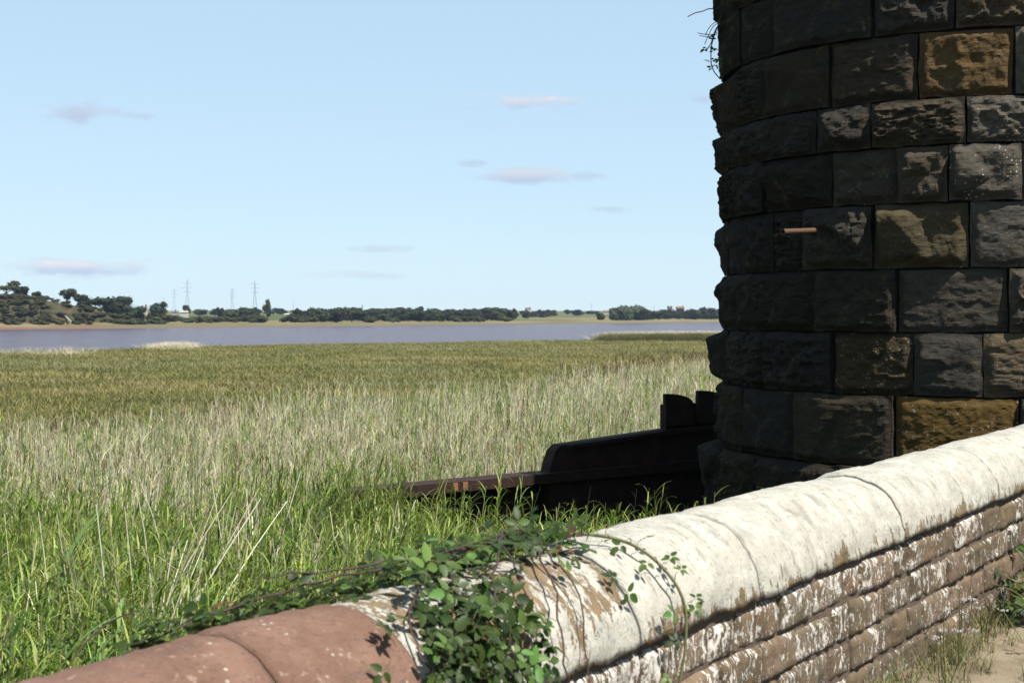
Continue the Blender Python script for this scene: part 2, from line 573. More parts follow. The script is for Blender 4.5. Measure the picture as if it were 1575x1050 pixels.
def far_z(b, y):
    s = shore(b)
    d = y - s + 5 * (fbm(np.stack([b * 160, b * 0], -1), 21) - .5)
    z = np.interp(d, [-30, 0, 6, 16, 28, 45, 120, 400, 700, 1200, 2000], [-5.5, -3.65, -3.0, -2.6, -2.4, -2.3, -2.1, -.8, 1.5, 4.0, 6.0])
    crest = np.interp(b, [-1.3, -.6, -.36, -.33, -.3075, -.2915, -.2686, -.25], [10.5, 10.5, 9.5, 8.7, 6.5, 4.8, 2.0, 0])
    z = z + crest * sstep(d + 6 * (fbm(np.stack([b * 90, b * 0 + 2], -1), 4) - .5), 24, 44)
    return z


bs = np.concatenate([np.linspace(-1.3, -.42, 30), np.linspace(-.415, .2, 200), np.linspace(.21, 1.3, 36)])
ds = np.array([-30, -10, 0, 3, 6, 10, 16, 22, 26, 30, 34, 38, 42, 46, 55, 75, 100, 140, 190, 250, 330, 430, 560, 720, 950, 1300, 1700, 2000])
B, D = np.meshgrid(bs, ds)
Yf = shore(B) + D
mb = MB()
idx = np.arange(B.size).reshape(B.shape)
mb.add(np.stack([B * Yf, Yf, far_z(B, Yf)], -1), np.stack([idx[:-1, :-1], idx[:-1, 1:], idx[1:, 1:], idx[1:, :-1]], -1).reshape(-1, 4))
tag(mb.build('far_bank', M['far'], smooth=True), kind='structure')

# path on the near side of the wall
mb = MB()
n_ = 40
pv, pf = [], []
for i in range(n_ + 1):
    t_ = -6 + 14.1 * i / n_
    for k, q in enumerate((-.22, -.9, -1.8, -3.2)):
        p = W0 + WD * t_ - WN * q
        pv.append((p[0], p[1], -.004 + .03 * (vnoise(np.array([t_ * 2, q * 2.0])) - .5) * (k > 0) + .03 * (k == 0)))
for i in range(n_):
    for k in range(3):
        a = i * 4 + k
        pf.append((a, a + 4, a + 5, a + 1))
mb.add(pv, pf)
tag(mb.build('path', M['path'], smooth=True), kind='structure')

# ------------------------------------------------------------------ stone tower
tower = empty('stone_tower', (TC[0], TC[1], 0), 'massive round tower of dark rock-faced stone blocks behind the white wall', 'tower')


def theta_of(px):
    b = (px - CX) / F
    # ray (b*Z, Z) against the circle, nearest hit
    A = b * b + 1
    Bq = -2 * (b * TC[0] + TC[1])
    C = TC @ TC - TR * TR
    disc = Bq * Bq - 4 * A * C
    if disc < 0:
        return None
    Z = (-Bq - math.sqrt(disc)) / (2 * A)
    return math.atan2(Z - TC[1], b * Z - TC[0])


def rock_face(wid, hgt, nu, nv, seed, depth, strata):
    rg = np.random.default_rng(seed)
    x, y = np.meshgrid(np.linspace(0, wid, nu + 1), np.linspace(0, hgt, nv + 1), indexing='ij')
    P = np.stack([x, y], -1)
    wob = .045 * (fbm(P * 7 + 31, seed, 4) - .5)
    ex, ey = np.minimum(x, wid - x), np.minimum(y, hgt - y)
    e = np.minimum(ex, ey) - .5 * np.maximum(0, .09 - np.hypot(ex, ey)) + wob * sstep(np.minimum(np.minimum(x, wid - x), np.minimum(y, hgt - y)), 0, .03)
    prof = sstep(e, .004, .06 + .05 * rg.random()) ** .8
    h = np.full_like(x, depth * 1.15)
    for k in range(rg.integers(4, 8)):
        an = rg.uniform(0, 2 * math.pi)
        g = rg.uniform(.15, .8)
        px, py = rg.uniform(.2, .8) * wid, rg.uniform(.2, .8) * hgt
        pl = depth * rg.uniform(.65, 1.25) + g * ((x - px) * math.cos(an) + (y - py) * math.sin(an)) + .03 * (fbm(P * 4 + k * 7, seed + k, 3) - .5)
        h = np.minimum(h, pl)
    h = np.maximum(h, depth * .42)
    rid = 1 - np.abs(2 * fbm(P * np.array([6.0, 6.0 + 10 * strata]) + 9, seed + 50, 4) - 1)
    rough = rg.choice([.25, .5, .9, 1.3])
    h = h + rough * (rid - .7) * .1 + (.008 + .02 * rough) * (fbm(P * np.array([16.0, 16 + 26 * strata]), seed + 80, 3) - .5)
    return np.maximum(h, 0) * prof + .003 + .012 * (fbm(P * 14, seed + 90, 3) - .5) * (1 - prof)


COURSES = [(-.95, .23, .13), (.23, .882, .03), (.882, 1.454, .0), (1.454, 2.03, .0), (2.03, 2.617, .0), (2.617, 3.127, 0), (3.127, 3.546, .02),
           (3.546, 4.147, 0), (4.147, 4.74, 0), (4.74, 5.32, 0)]
JOINTS = [[1166, 1290], [1138, 1218, 1373, 1570], [1170, 1273, 1402, 1512], [1148, 1248, 1375, 1553], [1177, 1228, 1338, 1490],
          [1167, 1272, 1378, 1458], [1180, 1252, 1337, 1485], [1167, 1268, 1408, 1562], [1130, 1183, 1337, 1467], [1150, 1290, 1420]]
GREY, BROWN, OCHRE, GOLD, COOL = (.06, .052, .042), (.058, .047, .034), (.105, .062, .024), (.1, .064, .023), (.048, .043, .036)
TINT = {(1, 1373): (GOLD, 1.0), (7, 1408): ((.088, .057, .027), .25), (4, 1338): ((.075, .06, .036), .2), (2, 1273): ((.062, .047, .028), .5),
        (2, 1512): ((.06, .046, .03), .3), (5, 1272): ((.065, .054, .042), .2), (5, 1458): (GREY, .9), (6, 1485): (GREY, .4), (4, 1490): (COOL, .2),
        (5, 1378): ((.07, .058, .042), .1), (3, 1375): ((.055, .048, .039), .1), (8, 1467): ((.06, .045, .03), .2)}

mb = MB()
nn = 64
vs = [(math.cos(2 * math.pi * k / nn) * (TR - .15), math.sin(2 * math.pi * k / nn) * (TR - .15), z) for z in (-2.6, 5.25) for k in range(nn)]
mb.add(vs, [(k, (k + 1) % nn, nn + (k + 1) % nn, nn + k) for k in range(nn)] + [tuple(range(nn, 2 * nn))])
mb.build('core', M['mortar'], tower)


def add_block(ci, a0, a1, key, fine):
    z0, z1, flare = COURSES[ci]
    R = TR + flare
    wid, hgt = (a1 - a0) * R, z1 - z0
    seed = ci * 1000 + int((a0 + 7) * 53)
    rg = np.random.default_rng(seed)
    nu, nv = (max(18, int(wid / .017)), max(16, int(hgt / .019))) if fine else (9, 7)
    depth = rg.uniform(.085, .175) + (.03 if ci == 0 else 0)
    if rg.random() < .25:
        depth *= .6
    h = rock_face(wid - .016, hgt - .016, nu, nv, seed, depth, rg.choice([0, .3, 1.0]))
    am = (a0 + a1) / 2
    ua = np.linspace(a0 + .008 / R, a1 - .008 / R, nu + 1)
    za = np.linspace(z0 + .008, z1 - .008, nv + 1)
    A, Zg = np.meshgrid(ua, za, indexing='ij')
    rr = R - .085 + h + rg.uniform(-.03, .045)
    org = np.array([math.cos(am) * R, math.sin(am) * R, (z0 + z1) / 2])
    # uneven, hand pitched edges
    wu = (A - a0) / (a1 - a0)
    wv_ = (Zg - z0) / hgt
    q3 = np.stack([A * R * 5, Zg * 5], -1)
    A2 = A + .034 / R * (fbm(q3, seed + 5, 3) - .5) * np.where(wu > .5, wu, 1 - wu) ** 2
    Z2 = Zg + .034 * (fbm(q3 + 40, seed + 6, 3) - .5) * np.where(wv_ > .5, wv_, 1 - wv_) ** 2
    V = np.stack([np.cos(A2) * rr, np.sin(A2) * rr, Z2], -1).reshape(-1, 3) - org
    i = np.arange((nu + 1) * (nv + 1)).reshape(nu + 1, nv + 1)
    f = np.stack([i[:-1, :-1], i[1:, :-1], i[1:, 1:], i[:-1, 1:]], -1).reshape(-1, 4).tolist()
    ring = list(i[:, 0]) + list(i[-1, 1:]) + list(i[-2::-1, -1]) + list(i[0, -2:0:-1])
    n0 = len(V)
    Ri = R - .26
    back = []
    for k in ring:
        a, b = divmod(int(k), nv + 1)
        back.append((math.cos(ua[a]) * Ri - org[0], math.sin(ua[a]) * Ri - org[1], za[b] - org[2]))
    L = len(ring)
    f += [(ring[k], n0 + k, n0 + (k + 1) % L, ring[(k + 1) % L]) for k in range(L)]
    b_ = MB()
    b_.add(np.concatenate([V, np.array(back)]), f)
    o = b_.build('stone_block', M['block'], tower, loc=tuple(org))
    if (ci, key) in TINT:
        c, al = TINT[(ci, key)]
    else:
        c = [GREY, BROWN, COOL, (.042, .036, .028)][rg.integers(0, 4)]
        al = .15 * rg.random()
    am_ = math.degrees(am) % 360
    k_ = float(np.interp(am_, [215, 245, 262], [.55, .85, 1.5])) if am_ < 300 else 1.0      # painted light: shaded river-side blocks darkened, sunlit right-hand blocks lightened
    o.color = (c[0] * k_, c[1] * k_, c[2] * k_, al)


for ci in range(len(COURSES)):
    th = [(theta_of(p), p) for p in JOINTS[ci]]
    th = [(a, p) for a, p in th if a is not None]
    rg = np.random.default_rng(ci + 70)
    # leftwards (theta falls below the left silhouette) and rightwards until the circle closes
    edges = [(a, p) for a, p in th]
    edges.sort()
    lo, hi = edges[0][0], edges[-1][0]
    close = lo + 2 * math.pi
    segs = [(edges[k][0], edges[k + 1][0], edges[k][1]) for k in range(len(edges) - 1)]
    a = hi
    first = True
    while a < close - .12:
        st = rg.uniform(.2, .33)
        b = a + st if a + st < close - .16 else close
        segs.append((a, b, edges[-1][1] if first else 0))
        first = False
        a = b
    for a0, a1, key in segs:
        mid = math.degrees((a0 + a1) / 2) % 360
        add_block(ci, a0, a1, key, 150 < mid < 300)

# clay pipe that sticks out of the tower
ap = theta_of(1256)
pb = np.array([TC[0] + math.cos(ap) * (TR - .1), TC[1] + math.sin(ap) * (TR - .1)])
pe = at(1199, 358, 13.05)
p0 = np.array([pb[0], pb[1], EYE + (HY - 354) / F * pb[1]])
p1 = np.array([pe[0], pb[1] - .5, pe[2]])
dv = (p1 - p0) / np.linalg.norm(p1 - p0)
pipe = empty('drain_pipe', tuple(p0), 'short terracotta pipe sticking out of the shaded tower face', 'pipe')
mb = MB()
mb.tube([p0 - p0, (p1 - p0) * .5, p1 - p0], .026, 14, cap=False)
mb.tube([p1 - p0, (p1 - p0) * .5, p0 - p0], .02, 14, cap=False)
aa = np.cross(dv, (0, 0, 1)); aa /= np.linalg.norm(aa); bb = np.cross(dv, aa)
ringv = [(p1 - p0) + r * (math.cos(k * math.pi / 7) * aa + math.sin(k * math.pi / 7) * bb) for r in (.026, .02) for k in range(14)]
mb.add(ringv, [(k, (k + 1) % 14, 14 + (k + 1) % 14, 14 + k) for k in range(14)])
mb.build('pipe_body', M['pipe'], pipe, smooth=False)

# ------------------------------------------------------------------ parapet wall
wall = empty('stone_wall', (W0[0], W0[1], 0), 'long parapet wall with peeling white limewash and half-round coping stones', 'wall', rz=math.atan2(WD[1], WD[0]))
# local frame: x along the wall, -y towards the path, z up
CR, CZ, CAPEX = .28, .61, .90
BACK_Z = -1.5
mb = MB()
mb.box((5.3, -.01, (BACK_Z + CZ) / 2), (14.6, .476, CZ - BACK_Z + .02))
mb.build('wall_core', M['core'], wall)
JT = [-2.0, -1.1, -.2, .75, 1.55, 2.3, 2.74, 3.78, 4.68, 5.23, 6.23, 6.76, 7.82, 8.7, 9.55, 10.4, 11.3, 12.1, 12.6]
for k in range(len(JT) - 1):
    t0, t1 = JT[k] + .002, JT[k + 1] - .002
    rg = np.random.default_rng(300 + k)
    L = t1 - t0
    nu, na = max(8, int(L / .02)), 40
    u = np.linspace(0, 1, nu + 1)
    an = np.linspace(-math.pi / 2, math.pi / 2, na + 1)
    U, A = np.meshgrid(u, an, indexing='ij')
    P = np.stack([(t0 + U * L) * 3, A * 1.2], -1)
    ends = np.minimum(U, 1 - U) * L
    rad = CR + .03 * (fbm(P, 40, 5) - .5) + .02 * (fbm(P * .4, 80, 2) - .5) + .012 * (fbm(P * 7, 55, 3) - .5) - .009 * np.exp(-ends / .016) + rg.uniform(-.003, .003)
    # ragged lower lip on the path side
    zlip = np.where(A < -1.2, .03 * (fbm(P * 4, 90, 4) - .45), 0)
    V = np.stack([t0 + U * L, np.sin(A) * rad, CZ + .012 + np.cos(A) * rad * 1.0 + zlip], -1)
    V[..., 2] += .004 * rg.uniform(-1, 1)
    uv = np.stack([U * L, CR * (A + math.pi / 2)], -1)
    i = np.arange((nu + 1) * (na + 1)).reshape(nu + 1, na + 1)
    f = np.stack([i[:-1, :-1], i[1:, :-1], i[1:, 1:], i[:-1, 1:]], -1).reshape(-1, 4).tolist()
    f += [tuple(i[0, :].tolist()), tuple(i[-1, ::-1].tolist())]
    under = np.stack([i[:-1, 0], i[:-1, -1], i[1:, -1], i[1:, 0]], -1).tolist()
    f += under
    b_ = MB()
    org = np.array([(t0 + t1) / 2, 0, CZ])
    b_.add(V.reshape(-1, 3) - org, f, uv.reshape(-1, 2))
    red = t1 < 2.8
    o = b_.build('coping_stone', M['red'] if red else M['patchy'] if t1 < 3.8 else M['coping'], wall, smooth=False, loc=tuple(org))
    me = o.data
    sm = np.ones(len(me.polygons), bool)
    sm[-2 - len(under):] = False
    me.polygons.foreach_set('use_smooth', sm)
    if red:
        o['label'] = 'bare reddish sandstone coping stone'
        o.color = (1, 1, 1, 1)
    elif t1 < 3.8:
        o['label'] = 'brown coping stone with flaking patches of white paint'
        o.color = (1.0, 1.0, 1.0, .5)
    else:
        o.color = (1, 1, 1, .78 + rg.uniform(-.03, .03))

cz = [0.0, .155, .305, .455, .602]
nbrick = 0
for c in range(4):
    t_ = -1.9 + .2 * (c % 2) + .07 * c
    rg = np.random.default_rng(500 + c)
    while t_ < 12.4:
        L = rg.uniform(.18, .42)
        z0, z1 = cz[c] + .0025, cz[c + 1] - .0025
        if rg.random() < .2:
            z1 -= rg.uniform(.004, .012)
        nu, nv = max(10, int(L / .02)), 8
        u, v = np.meshgrid(np.linspace(0, 1, nu + 1), np.linspace(0, 1, nv + 1), indexing='ij')
        X = t_ + .005 + u * (L - .01)
        lo_ = .02 * (fbm(np.stack([X * 2.3, X * 0 + c * 3.1], -1), 15, 4) - .5) * (c > 0)
        hi_ = .02 * (fbm(np.stack([X * 2.3, X * 0 + (c + 1) * 3.1], -1), 15, 4) - .5) * (c < 3)
        Zz = (z0 + lo_) + v * (z1 + hi_ - z0 - lo_)
        P = np.stack([X * 9, Zz * 9], -1)
        e = np.minimum(np.minimum(u, 1 - u) * L, np.minimum(v, 1 - v) * (z1 - z0))
        Yv = -(.243 + .02 * sstep(e + .012 * (fbm(P * 3, c) - .5), 0, .007) + .026 * (fbm(P * 2.4, 60 + c, 4) - .5)) + rg.uniform(-.009, .009)
        Zz = Zz + .009 * (fbm(P * 1.3, 66 + c, 3) - .5)
        X = X + .012 * (fbm(P * 1.3, 77 + c, 3) - .5)
        V = np.stack([X, Yv, Zz], -1).reshape(-1, 3)
        i = np.arange((nu + 1) * (nv + 1)).reshape(nu + 1, nv + 1)
        f = np.stack([i[:-1, :-1], i[1:, :-1], i[1:, 1:], i[:-1, 1:]], -1).reshape(-1, 4).tolist()
        ring = list(i[:, 0]) + list(i[-1, 1:]) + list(i[-2::-1, -1]) + list(i[0, -2:0:-1])
        n0 = len(V)
        bk = V[ring].copy()
        bk[:, 1] = -.1
        LL = len(ring)
        f += [(ring[k], n0 + k, n0 + (k + 1) % LL, ring[(k + 1) % LL]) for k in range(LL)]
        org = np.array([t_ + L / 2, -.23, (z0 + z1) / 2])
        b_ = MB()
        VV = np.concatenate([V, bk])
        b_.add(VV - org, f, np.stack([VV[:, 0], VV[:, 2] - z0 + .05], -1))
        o = b_.build('wall_stone', M['brick'], wall, smooth=True, loc=tuple(org))
        kk = rg.uniform(.68, 1.3)
        wash = np.interp(t_, [2, 4.5, 6, 9], [.48, .45, .425, .395]) + rg.uniform(-.05, .05) + (.02 if c > 1 else -.02)
        o.color = (kk * rg.uniform(.95, 1.1), kk, kk * rg.uniform(.85, 1.0), wash)
        nbrick += 1
        t_ += L

# ------------------------------------------------------------------ rusted girder behind the tower
GD = np.array([.79, .613])
GN = np.array([.613, -.79])
G0 = np.array([-.23, 15.55])
GA, GB = -2.0, 5.9
GC, GL = (GA + GB) / 2, GB - GA
girder = empty('steel_girder', (G0[0], G0[1], -.6), 'long rusted steel girder lying in the reeds beside the tower', 'girder', rz=math.atan2(GD[1], GD[0]))
# local: x along, -y towards the camera, z up from -.6
mb = MB(); mb.box((GC, -.02, .445 - .055), (GL, .3, .11)); mb.build('top_flange', M['rust'], girder)
mb = MB(); mb.box((GC, .1, .1), (GL, .03, .46)); mb.build('web', M['rust'], girder)
mb = MB(); mb.box((GC, 0, -.16), (GL, .34, .05)); mb.build('bottom_flange', M['rust'], girder)
for xx in (-1.2, .2, 1.6, 3.0):
    mb = MB(); mb.box((xx, .03, .1), (.03, .12, .44)); mb.build('stiffener', M['rust'], girder)
for xx in (-.605, -.475):
    mb = MB(); mb.box((xx, -.176, .395), (.065, .014, .085)); o = mb.build('cleat', M['clay'], girder)
    o['label'] = 'small bright orange-brown tab on the girder'


def extrude(poly, y0, y1):
    b_ = MB()
    n = len(poly)
    b_.add([(x, y, z) for y in (y0, y1) for x, z in poly],
           [tuple(range(n)), tuple(range(2 * n - 1, n - 1, -1))] + [(k, n + k, n + (k + 1) % n, (k + 1) % n) for k in range(n)])
    return b_


plate = empty('steel_plate', (G0[0], G0[1], -.6), 'tall dark steel plate with a rounded corner and two curved fins beside the tower', 'steel plate', rz=math.atan2(GD[1], GD[0]))


def gx_of(px):
    b = (px - CX) / F
    return (b * G0[1] - G0[0]) / (GD[0] - b * GD[1])


def gz_of(px, py):
    Z = G0[1] + GD[1] * gx_of(px)
    return EYE + (HY - py) / F * Z + .6


x0, xa, x1 = gx_of(836), gx_of(1018), gx_of(1120)
zt0, zt1 = gz_of(868, 681), gz_of(1018, 659)
poly = [(x0, .44), (x0 + .03, gz_of(840, 712)), (gx_of(846), gz_of(846, 692)), (gx_of(855), gz_of(855, 683)), (gx_of(868), zt0), (xa, zt1), (x1 + .3, zt1 + .04), (x1 + .3, -.5), (x0, -.5)]
extrude(poly, -.10, .06).build('plate_body', M['rust'], plate)
lip = extrude([(gx_of(862), zt0 - .01), (xa, zt1 - .01), (x1 + .3, zt1 + .03), (x1 + .3, zt1 - .015), (xa, zt1 - .055), (gx_of(862), zt0 - .055)], -.15, -.1)
lip.build('top_rib', M['rust'], plate)
zc = gz_of(1058, 620)
extrude([(xa, zt1 - .1), (xa, zc), (x1 + .3, zc), (x1 + .3, zt1 - .1)], -.07, .03).build('upper_plate', M['rust'], plate)
for pxa, pxb, pya in ((1014, 1056, 605), (1064, 1108, 600)):
    xs, xe, zz = gx_of(pxa), gx_of(pxb), gz_of(pxa, pya)
    arc = [(xs + (xe - xs) * math.sin(a), zc - .02 + (zz - zc + .02) * (math.cos(a) ** .9 if math.cos(a) > 0 else 0)) for a in np.linspace(.12, math.pi / 2, 12)]
    extrude([(xs - .012, zc - .25), (xs - .012, zz)] + arc + [(xe, zc - .25)], -.125, -.075).build('curved_fin', M['rust'], plate)

# ------------------------------------------------------------------ reeds, marsh grass: masses nobody could count
def blade(mb, base, az, length, width, lift, droop, col, nseg=4, lean=(0, 0)):
    """one grass leaf as a tapered strip"""
    d = np.array([math.cos(az), math.sin(az), 0])
    s = np.array([-math.sin(az), math.cos(az), 0])
    p = np.array(base, float)
    ang = lift
    step = length / nseg
    pts = []
    for k in range(nseg + 1):
        t = k / nseg
        wdt = width * (1 - t) ** .7 * min(1, .55 + 2.2 * t) / 2 if k < nseg else .0008
        pts += [p - s * wdt, p + s * wdt]
        p = p + step * (d * math.cos(ang) + np.array([0, 0, math.sin(ang)])) + np.array([lean[0], lean[1], 0]) * step
        ang -= droop / nseg
    mb.add(pts, [(2 * k, 2 * k + 1, 2 * k + 3, 2 * k + 2) for k in range(nseg)], col=col)


def stalk(mb, base, h, lean, r, col, nseg=3, bend=0.0, tip=.6):
    p = []
    for k in range(nseg + 1):
        t = k / nseg
        p.append((base[0] + lean[0] * h * t + bend * lean[1] * h * t * t, base[1] + lean[1] * h * t - bend * lean[0] * h * t * t, h * t))
    mb.tube(p, np.linspace(r, r * tip, nseg + 1), 3, col=col, cap=False)
    return np.array(p)


def jit(c, rg, a=.25):
    k = rg.uniform(1 - a, 1 + a)
    return tuple(float(np.clip(x * k * rg.uniform(.9, 1.1), 0, 1)) for x in c)


GRN = [(.12, .195, .032), (.08, .15, .024), (.185, .26, .045), (.255, .305, .06)]
STR = [(.56, .51, .39), (.5, .45, .33), (.66, .61, .5), (.47, .42, .3)]


def green_reed(rg, tall=1.3, n=7, spread=.18, leaves=15, wide=.0145):
    b_ = MB()
    for k in range(n):
        bx, by = rg.normal(0, spread, 2)
        h = tall * rg.uniform(.72, 1.05)
        lean = rg.normal(0, .08, 2) + np.array([.08, 0])
        sp = stalk(b_, (bx, by), h, lean, .0042, jit((.2, .22, .08), rg), 3, rg.uniform(-1, 1))
        a = rg.uniform(0, 6.28)
        for j in range(leaves):
            t = .28 + .72 * (j + rg.random() * .6) / leaves
            t = min(t, .99)
            p = sp[0] + (sp[-1] - sp[0]) * t
            a = rg.normal(0, .8) if rg.random() < .7 else rg.uniform(1.5, 4.8)
            blade(b_, p, a, rg.uniform(.12, .27) * (1.1 - .25 * t), wide * rg.uniform(.7, 1.25), rg.uniform(.75, 1.3), rg.uniform(.3, 1.9), jit(GRN[rg.integers(0, 4)], rg), 4)
    return b_


def straw_reed(rg, tall=1.45, n=10, spread=.18, leaves=4, plume=.14):
    b_ = MB()
    for k in range(n):
        bx, by = rg.normal(0, spread, 2)
        h = tall * (rg.uniform(1.0, 1.16) if rg.random() < .3 else rg.uniform(.65, 1.0))
        lean = rg.normal(0, .15, 2) + np.array([.03, 0])
        col = jit(STR[rg.integers(0, 4)], rg, .15)
        sp = stalk(b_, (bx, by), h, lean, rg.uniform(.0032, .0058), col, 3, rg.uniform(-1, 1))
        for j in range(leaves):
            t = rg.uniform(.3, .95)
            p = sp[0] + (sp[-1] - sp[0]) * t
            blade(b_, p, rg.uniform(0, 6.28), rg.uniform(.12, .28), .011, rg.uniform(.6, 1.4), rg.uniform(.3, 2.2), jit(STR[rg.integers(0, 4)], rg, .2), 3)
        if rg.random() < plume:
            for j in range(5):
                blade(b_, sp[-1] - np.array([0, 0, .03 * j]), rg.uniform(0, 6.28), rg.uniform(.08, .16), .016, 1.25, .5, jit((.24, .17, .11), rg, .3), 2)
    return b_


def meadow_tuft(rg, tall=.4, n=22, spread=.28, cols=None, wide=.03):
    b_ = MB()
    cols = cols or [(.125, .125, .034), (.165, .155, .05), (.1, .108, .03), (.2, .17, .075)]
    for k in range(n):
        bx, by = rg.normal(0, spread, 2)
        blade(b_, (bx, by, 0), rg.uniform(0, 6.28), tall * rg.uniform(.6, 1.15), wide, rg.uniform(.9, 1.5), rg.uniform(.3, 1.6), jit(cols[rg.integers(0, len(cols))], rg, .25), 3)
    return b_


def protos(name, mat, makers):
    c = bpy.data.collections.new(name)
    for k, b_ in enumerate(makers):
        o = bpy.data.objects.new('%s_%02d' % (name, k), b_.data(name, mat))
        c.objects.link(o)
    return c


def scatter(name, pts, rot, scl, idx, coll, label, cat, loc=(0, 0, 0)):
    """one object: points that carry tufts through a geometry node tree"""
    me = bpy.data.meshes.new(name)
    me.vertices.add(len(pts))
    me.vertices.foreach_set('co', (np.asarray(pts, np.float32)).ravel())
    for nm, ty, arr, key in (('turn', 'FLOAT_VECTOR', rot, 'vector'), ('size', 'FLOAT_VECTOR', scl, 'vector'), ('which', 'INT', idx, 'value')):
        a = me.attributes.new(nm, ty, 'POINT')
        a.data.foreach_set(key, np.asarray(arr, np.int32 if ty == 'INT' else np.float32).ravel())
    o = link(name, me)
    ng = bpy.data.node_groups.new(name, 'GeometryNodeTree')
    ng.interface.new_socket('Geometry', in_out='INPUT', socket_type='NodeSocketGeometry')
    ng.interface.new_socket('Geometry', in_out='OUTPUT', socket_type='NodeSocketGeometry')
    nd, lk = ng.nodes, ng.links
    gi, go = nd.new('NodeGroupInput'), nd.new('NodeGroupOutput')
    ci = nd.new('GeometryNodeCollectionInfo')
    ci.inputs['Collection'].default_value = coll
    ci.inputs['Separate Children'].default_value = True
    ci.inputs['Reset Children'].default_value = True
    iop = nd.new('GeometryNodeInstanceOnPoints')
    iop.inputs['Pick Instance'].default_value = True

    def attr(nm, ty):
        a = nd.new('GeometryNodeInputNamedAttribute')
        a.data_type = ty
        a.inputs['Name'].default_value = nm
        return a.outputs['Attribute']
    e2r = nd.new('FunctionNodeEulerToRotation')
    lk.new(attr('turn', 'FLOAT_VECTOR'), e2r.inputs[0])
    lk.new(gi.outputs[0], iop.inputs['Points'])
    lk.new(ci.outputs[0], iop.inputs['Instance'])
    lk.new(attr('which', 'INT'), iop.inputs['Instance Index'])
    lk.new(e2r.outputs[0], iop.inputs['Rotation'])
    lk.new(attr('size', 'FLOAT_VECTOR'), iop.inputs['Scale'])
    lk.new(iop.outputs[0], go.inputs[0])
    md = o.modifiers.new('scatter', 'NODES')
    md.node_group = ng
    return tag(o, label, cat, kind='stuff')


def grid_pts(x0, x1, y0, y1, step, rg):
    xs, ys = np.arange(x0, x1, step), np.arange(y0, y1, step)
    X, Y = np.meshgrid(xs, ys)
    P = np.stack([X.ravel(), Y.ravel()], -1)
    return P + rg.uniform(-.5, .5, P.shape) * step


rg = np.random.default_rng(11)
NG = 8
reedc = protos('reed_tuft', M['reed'], [green_reed(rg) for k in range(NG)] + [straw_reed(rg) for k in range(NG)])


def reed_edge(x, y):    # how far the reed bed reaches for a bearing
    b = x / np.maximum(y, 1)
    return np.interp(b, [-1.2, -.36, -.13, 0, .05, .14, .6], [18, 31, 38, 47, 54, 72, 100])


def reed_top(y):
    return np.interp(y, [2, 6, 8.5, 13, 18, 24, 120], [.16, .08, -.05, -.4, -.68, -.82, -.88])


P = np.concatenate([grid_pts(-12, 8, 2.5, 15, .2, rg), grid_pts(-24, 16, 15, 32, .26, rg), grid_pts(-38, 46, 32, 110, .38, rg)])
x, y = P[:, 0], P[:, 1]
q = wall_q(x, y)
edge_n = 7 * (fbm(P * .12, 31) - .5) + 3 * (fbm(P * .6, 33) - .5)
keep = (q > .42) & (y < reed_edge(x, y) + edge_n) & (np.hypot(x - TC[0], y - TC[1]) > TR + .35)
bb_ = x / np.maximum(y, 1)
keep &= (bb_ > -.62) & (bb_ < .5)
gl = (P - G0) @ GD
gd = (P - G0) @ GN
ongird = (gl > -3.5) & (gl < 6)
keep &= ~(ongird & (np.abs(gd) < .24))
front = (gl > -1.9) & (gl < 7) & (gd > .2) & (gd < 2.3)
keep &= ~(front & (rg.random(len(P)) < .55))
P, front, gl, gd = P[keep], front[keep], gl[keep], gd[keep]
x, y = P[:, 0], P[:, 1]
gz_ = ground_z(x, y)
pn = fbm(P * .22, 41, 3) - .5
pn2 = fbm(P * .8, 43, 3) - .5
sfrac = .07 + .68 * sstep(y + 24 * pn + 8 * pn2, 15.5, 24.0)
sfrac = np.where((y < 15) & (pn2 > .14), sfrac + .15, sfrac)
sfrac = np.where(front | ((x > -.8) & (y > 9.5) & (y < 16)), .0, sfrac)
straw = rg.random(len(P)) < sfrac
top = reed_top(y) + .55 * pn2 + .7 * pn * sstep(y, 12, 20)
top = np.where(front, np.minimum(top, -.95 + .3 * rg.random(len(P)) ** 2), top)
lead = (gl > -3.0) & (gl < -.75) & (gd > .1) & (gd < 1.7)
top = np.where(lead, np.where(gl < -1.2, np.maximum(top, -.06 - .25 * (gl + 2) * (gl > -2) + .15 * pn2), np.minimum(top, -.36)), top)
pit = (x > -1.0) & (y < 16) & ~front
top = np.where(pit, np.minimum(top, 1.63 - .16 * y + .25 * rg.random(len(P)) ** 4), top)
behind = (gl > -2.2) & (gl < 7) & (gd < 0) & (gd > -4.5)
top = np.where(behind, np.minimum(top, -.62), top)
hh = np.maximum(top - gz_, .35)
sc = hh / np.where(straw, 1.36, 1.16) * rg.uniform(.85, 1.1, len(P))
wide = np.interp(y, [4, 30, 60], [1.0, 1.15, 1.6])
scl = np.stack([wide * rg.uniform(.85, 1.15, len(P)), wide * rg.uniform(.85, 1.15, len(P)), sc], -1)
rot = np.stack([rg.normal(0, .05, len(P)), rg.normal(.02, .06, len(P)), rg.normal(0, .6, len(P))], -1)
idx = rg.integers(0, NG, len(P)) + NG * straw
print('reeds', len(P))
scatter('reeds', np.stack([x, y, gz_], -1), rot, scl, idx, reedc, 'tall reed bed of green leaves and pale dead stalks behind the wall', 'reeds')

